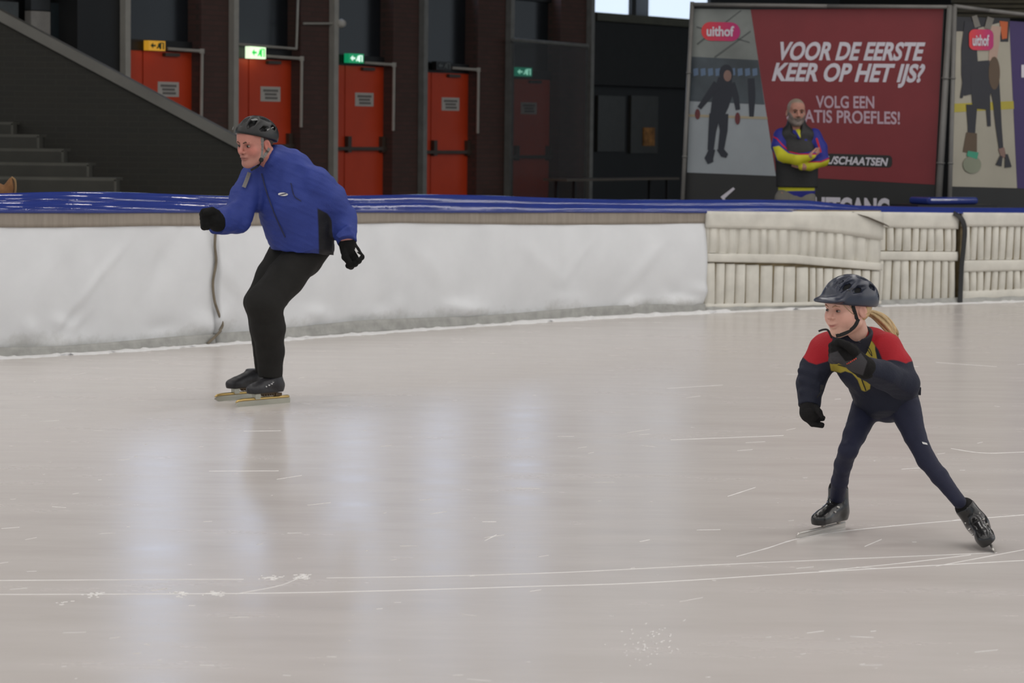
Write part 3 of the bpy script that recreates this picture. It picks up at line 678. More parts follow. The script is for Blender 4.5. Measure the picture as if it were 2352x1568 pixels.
btext('headline_text', BP, 'KEER OP HET IJS?', 1773, 2127, 145, 184, M_TXT, ban, .010, .26, .035)
btext('offer_text', BP, 'VOLG EEN', 1874, 2008, 220, 247, M_LILAC, ban, .008, 0, .02)
btext('offer_text', BP, 'GRATIS PROEFLES!', 1806, 2067, 251, 279, M_LILAC, ban, .022, 0, .02)
wp = bpoly('web_pill', BP, pill(1788, 349, 2049, 377, 9, .03), M_BB, ban, .006)
btext('web_text', BP, 'UITHOF.NL/SCHAATSEN', 1796, 2040, 355, 372, M_TXT, wp, .035, .2, .03, .012)
btext('exit_text', BP, 'UITGANG', 1868, 2043, 454, 496, M_TXT, ban, .02, 0, .05)
bpoly('arrow_print', BP, [(1655, 452), (1684, 430), (1688, 434), (1664, 456), (1690, 480), (1684, 486)], M_TXT, ban, .008)
ban2 = empty('banner', bpx(BP2, 2320, 640) * np.array([1, 1, 0]), 'purple banner with a curling player photo', 'banner')
bpoly('sheet', BP2, [(2196, 40), (2520, 62), (2500, 640), (2172, 640)], M_BB, ban2, 0., .004)
bpoly('purple_field', BP2, [(2317, 48), (2520, 62), (2510, 445), (2336, 432)], mp_('banner_purple', (62, 46, 96)), ban2, .003)
ph2 = bpoly('photo_print', BP2, [(2194, 66), (2318, 48), (2337, 432), (2186, 428)], mp_('print_cream', (168, 162, 146)), ban2, .003)
bpoly('dark_corner_print', BP2, [(2194, 38), (2320, 42), (2316, 96), (2298, 96), (2296, 52), (2217, 72), (2192, 72)], mp_('print_dark', (40, 40, 44)), ph2, .005)
bpoly('orange_jacket_print', BP2, [(2296, 48), (2315, 50), (2313, 88), (2302, 90)], mp_('print_orange', (190, 92, 44)), ph2, .008)
bpoly('yellow_line_print', BP2, [(2190, 238), (2328, 232), (2329, 250), (2190, 258)], mp_('print_yellow', (176, 162, 60)), ph2, .005)
M_DKP = mp_('print_charcoal', (44, 44, 50)); M_BRP = mp_('print_brown', (92, 74, 56))
for pts_, ws in (([(2232, 50), (2226, 110), (2228, 170), (2238, 215)], [16, 18, 20, 24]), ([(2252, 140), (2256, 190), (2250, 250)], [20, 26, 16]), ([(2222, 150), (2214, 200), (2208, 225)], [7, 5, 3]), ([(2232, 240), (2232, 290), (2230, 345)], [13, 9, 8]),
                 ([(2280, 160), (2289, 230), (2294, 290), (2300, 345)], [14, 9, 7, 5]), ([(2268, 215), (2272, 290)], [6, 4])):
    _o = .0085 + random.random() * .002; bpoly('player_limb_print', BP2, limb(pts_, ws), M_DKP, ph2, _o, .0002)
bpoly('player_arm_print', BP2, limb([(2288, 60), (2284, 100), (2280, 140)], [12, 11, 9]), mp_('print_pink', (178, 150, 134)), ph2, .008)
bpoly('player_hair_print', BP2, ell(2284, 168, 13, 38), M_BRP, ph2, .012)
bpoly('player_foot_print', BP2, limb([(2232, 305), (2228, 350)], [12, 16]), M_BRP, ph2, .011)
bpoly('curling_stone_print', BP2, ell(2233, 378, 21, 20), mp_('print_stone', (132, 136, 116)), ph2, .013)
bpoly('stone_handle_print', BP2, limb([(2222, 352), (2246, 358)], [6, 8]), mp_('print_mint', (60, 150, 120)), ph2, .014)
bpoly('player_hand_print', BP2, limb([(2300, 340), (2306, 362)], [7, 6]), M_SKINP, ph2, .012)
for c in (([(2300, 358), (2294, 380)], [3, 7]), ([(2312, 354), (2316, 384)], [3, 8])): bpoly('broom_print', BP2, limb(*c), M_DKP, ph2, .013)
for c in (([(2238, 36), (2246, 62)], [6, 7]), ([(2276, 40), (2268, 66)], [8, 7])): bpoly('grey_sleeve_print', BP2, limb(*c), mp_('print_grey_sleeve', (120, 116, 108)), ph2, .013)
lg = bpoly('logo_pill', BP2, pill(2226, 67, 2282, 115, 13, .01), M_LOGO, ban2, .016)
btext('logo_text', BP2, 'uithof', 2234, 2272, 80, 104, M_TXT, lg, .01, 0, .03, .022)
btext('side_text', BP2, 'I', 2346, 2354, 150, 176, M_TXT, ban2, 0, 0, .05, .01)
# banner frames of steel tube
def frame_tube(name, pl, pts, r, label, off=.06):
    mb = MB(); V = [bpx(pl, x, y, off) for x, y in pts]
    for a_, b2 in zip(V[:-1], V[1:]): mb.tube([a_, b2], r, 10)
    return setp(mb.build(name, mat('galvanised_tube', (112, 110, 106), .45, .1, 6), None, True), label, 'frame tube', 'steel tubes holding the banners')
def foot(pl, x0_, y0_, x1_, y1_, off=.06):
    a_ = bpx(pl, x0_, y0_, off); b2 = bpx(pl, x1_, y1_, off); k = a_[2] / (a_[2] - b2[2]); return a_, a_ + (b2 - a_) * k
def post(pl, c, r, label):
    a_, g = foot(pl, *c); mb = MB(); mb.tube([a_, g], r, 10)
    for q in (.25, .55): mb.tube([a_ + (g - a_) * q, a_ + (g - a_) * (q + .006)], r * 1.25, 10)
    setp(mb.build('banner_post', mat('galvanised_tube', (112, 110, 106), .45, .1, 6), None, True), label, 'post', 'steel tubes holding the banners')
post(BP, (1590, 4, 1568, 452), .022, 'thin steel post at the free edge of the red banner')
post(BP, (2183, 14, 2155, 466), .034, 'thick steel post at the edge of the red banner')
post(BP2, (2193, 14, 2181, 466), .022, 'thinner steel post at the edge of the curling banner')
frame_tube('banner_rail', BP, [(1590, 10), (1900, 14), (2186, 16)], .02, 'steel tube along the top of the red banner')
frame_tube('banner_rail', BP2, [(2192, 14), (2270, 24), (2520, 52)], .02, 'steel tube along the top of the curling banner')
wr = obj('wall_right', *fbox((14, 50, 4.1), EYE, (16, .2, 4.1)), mat('far_wall', (30, 30, 30), .8)); setp(wr, 'dark far wall of the hall behind the banners', None, None, 'structure')
# brown corrugated roof edge above the banners
V = []; N_ = 40
re = empty('wall_roofedge', atY(2250, 0, 33) , 'brown corrugated roof edge above the curling banner', None, None, 'structure')
for k in range(7):
    y_ = -30 + 11 * k; a_, b2 = atY(2185, y_, 33), atY(2700, y_ + 4, 33); obj('slat', *tube([a_, b2], .027, 8), mat('roof_slat', (86, 80, 64), .7), re, True)
bc = obj('blue_cushion', *fbox(barpt(2380, .88, -1.3), [norm(base(2420) - base(2340)), bar_n(2380), (0, 0, 1)], (.32, .15, .035)), M_BLUE); bv = bc.modifiers.new('b', 'BEVEL'); bv.width = .03; bv.segments = 3
setp(bc, 'separate glossy blue cushion lying behind the ribbed mats', 'cushion')
sb = obj('hall_bench', *fbox(barpt(2380, .42, -1.3), [norm(base(2420) - base(2340)), bar_n(2380), (0, 0, 1)], (.5, .2, .424)), M_DARK); setp(sb, 'dark bench box carrying the blue cushion', 'bench')
# ================================================================ SDF MODELLING TOOLKIT (bodies, clothes, boots, helmets)
f32 = np.float32
class Field:
    """signed distance field from tapered capsules, ellipsoids, cuts; later meshed as one continuous surface"""
    def __init__(s): s.ops = []
    def cone(s, a, b, ra, rb, k=.02, op='u', axis=None, q=1.0):
        a = np.asarray(a, float); b = np.asarray(b, float); ab = b - a; L2 = float(ab @ ab) + 1e-12
        ax = None if axis is None else norm(axis)
        def fn(P):
            w = P - a.astype(P.dtype); t = np.clip((w @ ab.astype(P.dtype)) / L2, 0, 1)
            w = w - t[..., None] * ab.astype(P.dtype)
            if ax is not None: w = w + ((w @ ax.astype(P.dtype)) * (1 / q - 1))[..., None] * ax.astype(P.dtype)
            return np.sqrt((w * w).sum(-1)) - (ra + (rb - ra) * t)
        r = max(ra, rb); s.ops.append((op, fn, k, np.minimum(a, b) - r, np.maximum(a, b) + r)); return s
    def chain(s, pts, rs, k=.02, axis=None, q=1.0):
        for i in range(len(pts) - 1): s.cone(pts[i], pts[i + 1], rs[i], rs[i + 1], k, 'u', axis, q)
        return s
    def ell(s, c, r, ax=None, k=.02, op='u'):
        c = np.asarray(c, float); r = np.asarray(r, float); A = np.eye(3) if ax is None else np.asarray(ax, float)
        def fn(P):
            w = (P - c.astype(P.dtype)) @ A.T.astype(P.dtype); x = w / r.astype(P.dtype)
            k0 = np.sqrt((x * x).sum(-1)) + 1e-9; y = w / (r * r).astype(P.dtype); k1 = np.sqrt((y * y).sum(-1)) + 1e-9
            return k0 * (k0 - 1) / k1
        m = float(r.max()); s.ops.append((op, fn, k, c - m, c + m)); return s
    def box(s, c, half, ax, rnd=.005, k=.01, op='u'):
        c = np.asarray(c, float); h = np.asarray(half, float); A = np.asarray(ax, float)
        def fn(P):
            w = np.abs((P - c.astype(P.dtype)) @ A.T.astype(P.dtype)) - (h - rnd).astype(P.dtype)
            return np.sqrt((np.maximum(w, 0) ** 2).sum(-1)) + np.minimum(w.max(-1), 0) - rnd
        m = float(np.linalg.norm(h)); s.ops.append((op, fn, k, c - m, c + m)); return s
    def plane(s, p0, n, k=.004):
        """keep the side opposite to n"""
        p0 = np.asarray(p0, float); n = norm(n)
        s.ops.append(('i', lambda P: (P - p0.astype(P.dtype)) @ n.astype(P.dtype), k, None, None)); return s
    @staticmethod
    def comb(op, d, e, k):
        if op == 'u':
            h = np.clip(.5 + .5 * (e - d) / k, 0, 1); return e + (d - e) * h - k * h * (1 - h)
        if op == 's': e = -e
        h = np.clip(.5 - .5 * (e - d) / k, 0, 1); return e + (d - e) * h + k * h * (1 - h)
    def __call__(s, P):
        d = np.full(P.shape[:-1], 1.0, dtype=P.dtype)
        for op, fn, k, lo, hi in s.ops: d = s.comb(op, d, fn(P), k)
        return d
    def bounds(s):
        lo = np.min([o[3] for o in s.ops if o[0] == 'u'], 0); hi = np.max([o[4] for o in s.ops if o[0] == 'u'], 0); return lo, hi
    def grid(s, h):
        lo, hi = s.bounds(); lo = lo - 3 * h; n = np.ceil((hi + 3 * h - lo) / h).astype(int) + 1
        ax = [(lo[i] + h * np.arange(n[i])).astype(f32) for i in range(3)]
        D = np.full(tuple(n), 1.0, f32)
        for op, fn, k, a, b in s.ops:
            if a is None: sl = [slice(0, n[i]) for i in range(3)]
            else:
                m = 2.2 * k + 3 * h; i0 = np.clip(((a - m - lo) / h).astype(int), 0, n - 1); i1 = np.clip(((b + m - lo) / h).astype(int) + 2, 1, n)
                sl = [slice(i0[i], i1[i]) for i in range(3)]
            G = np.stack(np.meshgrid(*[ax[i][sl[i]] for i in range(3)], indexing='ij'), -1)
            D[tuple(sl)] = s.comb(op, D[tuple(sl)], fn(G), k)
        return D, lo
    def mesh(s, h):
        D, lo = s.grid(h); V, Q = surface_nets(D, lo, h)
        for _ in range(2):                                  # pull vertices onto the surface
            e = h * .4; f0 = s(V); g = np.stack([s(V + np.eye(3)[i] * e) - s(V - np.eye(3)[i] * e) for i in range(3)], -1) / (2 * e)
            gl = (g * g).sum(-1) + 1e-6; st = np.clip(f0 / gl, -h * .6, h * .6); V = V - st[:, None] * g * .8
        return V, Q
    def normals(s, V, e=.003):
        g = np.stack([s(V + np.eye(3)[i] * e) - s(V - np.eye(3)[i] * e) for i in range(3)], -1); return g / (np.linalg.norm(g, axis=1, keepdims=True) + 1e-9)
def surface_nets(D, lo, h):
    n = np.array(D.shape); S = D < 0
    sh = lambda A, d: A[d[0]:n[0] - 1 + d[0], d[1]:n[1] - 1 + d[1], d[2]:n[2] - 1 + d[2]]
    cor = [(i, j, k) for i in (0, 1) for j in (0, 1) for k in (0, 1)]
    cnt = sum(sh(S, c).astype(np.int8) for c in cor); mask = (cnt > 0) & (cnt < 8)
    idx = np.argwhere(mask); N = len(idx); vid = np.full(mask.shape, -1, np.int64); vid[mask] = np.arange(N)
    acc = np.zeros((N, 3)); num = np.zeros(N)
    for c in cor:
        for a in range(3):
            if c[a] == 1: continue
            c2 = list(c); c2[a] = 1
            v0 = D[idx[:, 0] + c[0], idx[:, 1] + c[1], idx[:, 2] + c[2]].astype(float); v1 = D[idx[:, 0] + c2[0], idx[:, 1] + c2[1], idx[:, 2] + c2[2]].astype(float)
            x = (v0 < 0) != (v1 < 0); t = np.where(x, v0 / np.where(v0 - v1 == 0, 1, v0 - v1), 0)
            p = np.tile(np.array(c, float), (N, 1)); p[:, a] += t; acc += np.where(x[:, None], p, 0); num += x
    V = lo + h * (idx + acc / np.maximum(num, 1)[:, None])
    Q = []
    for a in range(3):
        b, c = (a + 1) % 3, (a + 2) % 3
        d0 = [slice(1, n[i] - 1) for i in range(3)]; d0[a] = slice(0, n[a] - 1); d1 = list(d0); d1[a] = slice(1, n[a])
        s0, s1 = S[tuple(d0)], S[tuple(d1)]; E = np.argwhere(s0 != s1)
        if not len(E): continue
        sg = s0[E[:, 0], E[:, 1], E[:, 2]]; P = E.copy(); off = np.array([1, 1, 1]); off[a] = 0; P = P + off
        g = lambda db, dc: vid[tuple((P + np.array([(-db if i == b else (-dc if i == c else 0)) for i in range(3)])).T)]
        q = np.stack([g(1, 1), g(0, 1), g(0, 0), g(1, 0)], 1); q = np.where(sg[:, None], q, q[:, ::-1]); Q.append(q[(q >= 0).all(1)])
    return V, np.concatenate(Q)
def proj(V):
    w = np.asarray(V, float) - CAM; z = w @ _fw; return np.stack([CX + F * (w @ RC) / z, CY - F * (w @ UC) / z], 1)
def poly_sd(xy, poly):
    """signed distance to polygon, + inside"""
    p = np.asarray(poly, float); d = np.full(len(xy), 1e9); ins = np.zeros(len(xy), bool); j = len(p) - 1
    for i in range(len(p)):
        e = p[j] - p[i]; w = xy - p[i]; b = w - e * np.clip((w @ e) / (e @ e), 0, 1)[:, None]; d = np.minimum(d, (b * b).sum(1))
        c = ((p[i][1] > xy[:, 1]) != (p[j][1] > xy[:, 1])) & (xy[:, 0] < (p[j][0] - p[i][0]) * (xy[:, 1] - p[i][1]) / (p[j][1] - p[i][1] + 1e-12) + p[i][0]); ins ^= c; j = i
    return np.where(ins, 1, -1) * np.sqrt(d)
def seg_d(xy, pts):
    d = np.full(len(xy), 1e9); p = np.asarray(pts, float)
    for a, b in zip(p[:-1], p[1:]):
        e = b - a; w = xy - a; q = w - e * np.clip((w @ e) / (e @ e), 0, 1)[:, None]; d = np.minimum(d, np.sqrt((q * q).sum(1)))
    return d
def attr(o, name, vals):
    a = o.data.attributes.new(name, 'FLOAT', 'POINT'); a.data.foreach_set('value', np.asarray(vals, np.float32)); return o
def fieldobj(name, fld, h, m, parent, wrinkle=0., wscale=1., seed=0, wmask=None):
    V, Q = fld.mesh(h)
    if wrinkle:
        n = fld.normals(V); w = np.clip(vnoise(V * wscale, seed) * .75 - .55, -1.3, 0)
        if wmask is not None: w = w * wmask(V)
        V = V + n * (w * wrinkle)[:, None]
    return obj(name, V, Q, m, parent, True), V
def layered(name, base_, layers, rough=.7, bump=.25, bscale=220, spec=.3, var=.08, nscale=14):
    """base colour with printed/pigmented regions given by vertex attributes: (attribute, colour, softness, strength)"""
    m = mat(name, base_, rough, var, nscale, spec=spec, bump=bump, bscale=bscale); nt = m.node_tree; N = nt.nodes; L = nt.links; b = N['Principled BSDF']
    src = b.inputs['Base Color'].links[0].from_socket
    for an, c, soft, st in layers:
        a = N.new('ShaderNodeAttribute'); a.attribute_name = an; mr = N.new('ShaderNodeMapRange'); mr.inputs[1].default_value = -soft; mr.inputs[2].default_value = soft; mr.inputs[4].default_value = st
        L.new(a.outputs['Fac'], mr.inputs[0]); mx = N.new('ShaderNodeMix'); mx.data_type = 'RGBA'; mx.inputs['B'].default_value = rgb(*c)
        L.new(src, mx.inputs['A']); L.new(mr.outputs[0], mx.inputs['Factor']); src = mx.outputs['Result']
    L.new(src, b.inputs['Base Color']); return m
def march(fld, px, py, y0, y1, step=.004):
    """first hit of the sight line through a pixel with a field between depths y0,y1"""
    d = ray(px, py); d = d / d[1]; P = CAM + d * y0
    ys = np.arange(y0, y1, step); Ps = CAM + d * ys[:, None]; v = fld(Ps); i = np.argmax(v < 0)
    if v[i] >= 0: i = int(np.argmin(v))
    return Ps[i]
def decal(name, fld, polys_px, m, parent, y0, y1, off=.0025, th=.0015):
    """flat mark laid onto a curved surface: pixel outline fans, each vertex dropped onto the field"""
    V = []; Fc = []
    for pts in polys_px:
        c = np.mean(pts, 0); b0 = len(V); k = len(pts)
        H = [march(fld, *p, y0, y1) for p in pts]; hc = march(fld, *c, y0, y1)
        for p in H + [hc]: V.append(p + norm(CAM - p) * off)
        for p in H: V.append(p - norm(CAM - p) * th)
        Fc += [(b0 + k, b0 + (i + 1) % k, b0 + i) for i in range(k)] + [(b0 + i, b0 + (i + 1) % k, b0 + k + 1 + (i + 1) % k, b0 + k + 1 + i) for i in range(k)]
    return obj(name, V, Fc, m, parent)
def decal_text(name, fld, body, x0, x1, yt, yb, slope, m, parent, y0, y1, off=.003, shear=0., bold=.02):
    p, f = text_px(body, x0, x1, yt, yb, slope, shear, bold)
    H = [march(fld, *q, y0, y1) for q in p]; return obj(name, [h + norm(CAM - h) * off for h in H], f, m, parent)
def ribbon_on(fld, pts, w, y0, y1, off=.004, sub=6, th=.25):
    P = [march(fld, *p, y0, y1) for p in (spline(pts, sub) if len(pts) > 2 else pts)]; P = [p + norm(CAM - p) * off for p in P]
    V = []; n = len(P)
    for i, p in enumerate(P):
        t = norm(P[min(i + 1, n - 1)] - P[max(i - 1, 0)]); o = norm(CAM - p); s = norm(np.cross(t, o)) * w; o = o * w * th
        V += [p - s, p - s * .8 + o, p + s * .8 + o, p + s, p - o * 2]
    Fc = []
    for i in range(n - 1):
        for j in range(5): Fc.append((i * 5 + j, i * 5 + (j + 1) % 5, (i + 1) * 5 + (j + 1) % 5, (i + 1) * 5 + j))
    Fc += [tuple(range(5))[::-1], tuple(range(n * 5 - 5, n * 5))]
    return V, Fc
class Fig:
    def __init__(s, D): s.D = D; s.u = D / F
    def P(s, x, y, dy=0.): return atY(x, y, s.D + dy)
    def R(s, px): return px * s.u
def head_axes(yaw, pitch, roll=0.):
    R_ = Matrix.Rotation(roll, 3, 'Y') @ Matrix.Rotation(yaw, 3, 'Z') @ Matrix.Rotation(pitch, 3, 'X')
    return np.array(R_).T                                # rows: head right, back, up in world
class Head:
    def __init__(s, c, yaw, pitch, sc, roll=0.): s.c = np.asarray(c, float); s.A = head_axes(yaw, pitch, roll); s.s = sc
    def W(s, x, y, z): return s.c + s.s * (x * s.A[0] + y * s.A[1] + z * s.A[2])
    def L(s, V): return ((np.asarray(V) - s.c) @ s.A.T) / s.s
    def field(s, child=0., jaw=1., smile=0.):
        f = Field(); k = s.s; c = child
        E = lambda p, r, kk, op='u': f.ell(s.W(*p), np.array(r) * k, s.A, kk * k, op)
        E((0, .014, .035), (.077, .098, .085), .01)
        E((0, -.026, -.03), (.063 + .006 * c, .066, .086 - .004 * c), .03)
        for x in (-1, 1):
            f.cone(s.W(x * (.050 + .002 * c) * jaw, .002, -.062), s.W(x * .014, -.066 + .006 * c, -.096 + .004 * c), .022 * k * (1 + .2 * c), .022 * k, .025 * k)
            E((x * .040, -.056, -.026 - .008 * c), (.025 + .006 * c, .026 + .002 * c, .030 + .006 * c), .02)
        E((0, -.074 + .006 * c, -.099 + .004 * c), (.024, .020, .018), .015)
        E((0, -.060, .045), (.058, .036, .05), .025)                                    # forehead
        f.cone(s.W(-.034, -.082 + .005 * c, .021), s.W(.034, -.082 + .005 * c, .021), .010 * k * (1 - .3 * c), .010 * k * (1 - .3 * c), .016 * k)
        for x in (-1, 1): E((x * .0325, -.100, .001), (.018, .019, .0115), .010, 's')
        f.cone(s.W(0, -.088 + .004 * c, .012), s.W(0, -.112 + .006 * c, -.027 + .004 * c), .0085 * k, .0115 * k, .010 * k)
        for x in (-1, 1): E((x * .0125, -.097 + .006 * c, -.032 + .004 * c), (.009, .011, .008), .006)
        E((0, -.090 + .003 * c, -.056), (.026, .012, .012), .012)
        E((0, -.0955 + .003 * c, -.0585), (.022, .0085, .0052), .004); E((0, -.0935 + .003 * c, -.0695), (.019, .0085, .0062), .004)
        mz = lambda x: -.0638 + smile * (x / .022) ** 2
        xs = np.linspace(-.024, .024, 7)
        for x0_, x1_ in zip(xs[:-1], xs[1:]): f.cone(s.W(x0_, -.100 + 8 * x0_ ** 2, mz(x0_)), s.W(x1_, -.100 + 8 * x1_ ** 2, mz(x1_)), .0024 * k, .0024 * k, .002 * k, 's')
        for x in (-1, 1):
            ea = Matrix.Rotation(-x * .35, 3, 'Z') @ Matrix.Rotation(.15, 3, 'X'); Ax = np.array(ea).T @ s.A
            f.ell(s.W(x * .079, .016, -.010), np.array((.0075, .019, .032)) * k, Ax, .004 * k); f.ell(s.W(x * .085, .010, -.008), np.array((.006, .010, .018)) * k, Ax, .004 * k, 's')
        return f
    def eyes(s, parent, m_white, m_iris, look=(-.0, 0.), r=.0118, slit=.6):
        for x in (-1, 1):
            V, Q = Field().ell(s.W(x * .032, -.0775, .0012), np.array((r * 1.05, r, r * slit)) * s.s, s.A).mesh(.0025 * s.s); o = obj('eye', V, Q, m_white, parent, True)
            V, Q = Field().ell(s.W(x * .032 + look[0], -.0775 - r * .78, .0012 + look[1]), np.array((.0068, .0034, .0064 * slit / .6)) * s.s, s.A).mesh(.0016 * s.s); obj('iris', V, Q, m_iris, o, True)
    def eyebrows(s, parent, m, th=.0045, dy=0.):
        for x in (-1, 1):
            V, Q = Field().chain([s.W(x * .013, -.0985 + dy, .0185), s.W(x * .029, -.0975 + dy, .0245), s.W(x * .046, -.0875 + dy, .021)], [th * s.s, th * 1.1 * s.s, th * .6 * s.s], .003).mesh(.002 * s.s); obj('eyebrow', V, Q, m, parent, True)
def skin_attrs(o, V, H, stubble=0., smile=0.):
    L_ = H.L(V)
    lip = (.0088 - smile * .5) - np.sqrt((L_[:, 0] / (2.7 + smile * 260)) ** 2 + (L_[:, 2] + .064 - smile * (L_[:, 0] / .022) ** 2) ** 2) ; lip = np.where(L_[:, 1] < -.08, lip, -1)
    bl = np.zeros(len(V)) - 1
    for x in (-1, 1): bl = np.maximum(bl, .03 - np.linalg.norm(L_ - np.array([x * .045, -.07, -.03]), axis=1))
    bl = np.maximum(bl, .016 - np.linalg.norm(L_ - np.array([0, -.11, -.027]), axis=1))
    ear = np.where((np.abs(L_[:, 0]) > .07) & (L_[:, 2] < .03) & (L_[:, 2] > -.05), .01, -1)
    attr(o, 'lip', lip); attr(o, 'blush', np.maximum(bl, ear)); attr(o, 'stubble', np.where(L_[:, 1] < -.02, -.035 - L_[:, 2] - np.abs(L_[:, 0]) * .1, -1)
         if stubble else np.zeros(len(V)) - 1)
    so = np.zeros(len(V)) - 1
    for x in (-1, 1): so = np.maximum(so, .019 - np.sqrt((L_[:, 0] - x * .0325) ** 2 + (1.5 * (L_[:, 2] - .002)) ** 2))
    attr(o, 'lid', np.where(L_[:, 1] < -.06, so, -1))
    sc_ = np.maximum(L_[:, 2] - .075 + np.where(L_[:, 1] < -.03, 0, .1) * (L_[:, 1] > .02), -1); attr(o, 'scalp', sc_)
def join_body(name, parts, m, parent):
    V = []; Q = []; n = 0
    for v, q in parts: V.append(v); Q.append(np.asarray(q) + n); n += len(v)
    return obj(name, np.concatenate(V), np.concatenate(Q), m, parent, True), np.concatenate(V)
def boot_field(O, f, u, sc, shaft=.16, sole=.058):
    """skate boot: O ground point under the heel's back, f forward, u up"""
    f = norm(f); u = norm(np.asarray(u) - np.dot(u, f) * f); l = np.cross(f, u); A = np.array([l, f, u])
    W = lambda x, y, z: O + sc * (x * l + y * f) + u * (sole + sc * (z - .058))
    B = Field(); E = lambda p, r, k=.02: B.ell(W(*p), np.array(r) * sc, A, k * sc)
    E((0, .055, .092), (.036, .054, .048)); B.cone(W(0, .062, .10), W(0, .070, shaft), .046 * sc, .045 * sc, .02 * sc)
    B.cone(W(0, .085, .118), W(0, .195, .090), .044 * sc, .036 * sc, .025 * sc); E((0, .218, .086), (.040, .058, .030), .02)
    B.cone(W(0, .05, .068), W(0, .235, .068), .034 * sc, .036 * sc, .012 * sc)
    B.plane(W(0, 0, .058), -u, .006); B.plane(W(0, 0, shaft + .012), u, .004)
    return B, W, A
# ================================================================ SKATER IN BLUE (adult)
M_SKIN = layered('skin_adult', (190, 130, 115), [('blush', (196, 112, 100), .016, .55), ('lid', (140, 86, 74), .012, .75), ('lip', (150, 84, 78), .002, .9), ('stubble', (160, 122, 110), .02, .35)], .5, .12, 90, .4, .05, 30)
M_EYEW = mat('eye_white', (150, 134, 124), .25, .02); M_IRIS = mat('iris_dark', (38, 28, 24), .15, .02)
M_BROW = mat('brow_grey_brown', (84, 60, 48), .8, .1)
M_KNIT = mat('black_knit', (26, 26, 25), .85, .15, 60, spec=.15, bump=.5, bscale=320)
M_TROU = mat('black_trouser', (37, 36, 34), .8, .08, 20, spec=.2, bump=.2, bscale=200)
M_BOOT = mat('black_boot_leather', (38, 37, 40), .42, .12, 20, spec=.5, bump=.15, bscale=90)
M_HELM = mat('black_helmet', (15, 15, 15), .38, .1, 10, spec=.5)
M_VOID = mat('helmet_void', (12, 12, 12), .9, .1)
M_GSTRAP = mat('grey_webbing', (128, 124, 120), .75, .08, 120); M_BSTRAP = mat('black_webbing', (24, 23, 24), .7, .08, 120)
M_GOLD = mat('gold_blade_tube', (206, 176, 112), .28, .05, metal=.8); M_BLADE = mat('steel_blade', (176, 174, 160), .3, .08, metal=.7); M_SILV = mat('silver_part', (190, 186, 180), .3, .05, metal=.7)
M_PRINT = mat('print_white', (214, 212, 210), .6, .03); M_BRONZ = mat('bronze_bracket', (84, 66, 44), .4, .1, metal=.4)

g0 = ground(602, 929); A_ = Fig(g0[1]); P, R = A_.P, A_.R
man = empty('person', g0, 'person in a blue jacket, black trousers and black helmet skating crouched with fist forward', 'person', 'skaters on the ice')
HM = Head(P(585, 329, -.06), -.68, .22, 1.0, .05)
TA = norm((.38, 1, 0))
# jacket
jk = Field(); tors = Field()
for t in (jk, tors):
    t.cone(P(696, 566, .11), P(672, 462, .06), R(79), R(92), .03, 'u', TA, .70)
    t.cone(P(672, 462, .07), P(658, 412, .04), R(92), R(76), .02, 'u', TA, .66)
    t.cone(P(656, 408, .04), P(638, 376, .02), R(72), R(40), .03, 'u', TA, .75)
arm = Field()
for t in (jk, arm):
    t.chain([P(722, 418, -.02), P(758, 456, .03), P(784, 499, .08), P(796, 552, .0)], [R(42), R(40), R(36), R(27)], .02)
    t.chain([P(588, 412, .09), P(564, 452, .04), P(543, 502, -.02), P(494, 511, -.17)], [R(42), R(39), R(36), R(31)], .02)
jk.cone(P(642, 392, .02), P(628, 368, -.01), R(36), R(31), .02); jk.cone(P(652, 384, .06), P(638, 356, .03), R(34), R(27), .02)
# fabric folds at elbow and waist
for p, q, r in (((800, 522, -.05), (772, 540, -.06), 7), ((806, 536, -.05), (778, 553, -.08), 6), ((535, 470, -.08), (572, 492, -.03), 7), ((528, 490, -.1), (566, 512, -.04), 7), ((690, 380, -.06), (740, 400, -.07), 6)):
    jk.cone(P(*p), P(*q), R(r), R(r * .7), .03)
hl = P(776, 589, .1) - P(612, 574, .1); jk.plane(P(612, 574, .1), np.cross(hl, (0, 1, .0)) * -1 if np.cross(hl, (0, 1, 0))[2] > 0 else np.cross(hl, (0, 1, 0)), .006)
d1 = norm(P(494, 511, -.17) - P(543, 502, -.02)); jk.plane(P(492, 511, -.165), d1, .006)
jk.plane(P(798, 563, 0), norm(P(797, 552, .0) - P(786, 499, .08)), .006)
M_JACK = layered('blue_jacket', (46, 62, 136), [('panel', (26, 26, 30), .004, 1.0)], .62, .25, 160, .35, .07, 10)
jo, V = fieldobj('jacket', jk, .0075, M_JACK, man, .013, 2.8, 11)
xy = proj(V); pan = np.minimum(poly_sd(xy, [(729, 478), (752, 490), (774, 520), (790, 600), (733, 600), (731, 520)]) * A_.u, arm(V) - tors(V) + .012)
attr(jo, 'panel', pan)
obj('zip_line', *ribbon_on(jk, [(601, 398), (612, 440), (632, 495), (655, 545)], R(1.6), 13, 15, .003), mat('zip_dark_blue', (24, 30, 70), .6), jo)
obj('zip_flap', *ribbon_on(jk, [(573, 396), (566, 415), (560, 430)], R(4.5), 13, 15, .006), M_GSTRAP, jo)
lg = decal('chest_logo', jk, [ell(650, 446, 11.5, 4, 16, .03)], M_PRINT, jo, 13, 15); lg['label'] = 'small white oval logo'
decal('logo_mark', jk, [ell(650, 446, 9, 1.4, 10, -.25)], mat('logo_dark', (60, 60, 84), .6), lg, 13, 15, .005)
obj('arm_seam', *ribbon_on(jk, [(668, 420), (676, 450), (692, 462)], R(1.2), 13, 15, .003), mat('zip_dark_blue', (24, 30, 70), .6), jo)
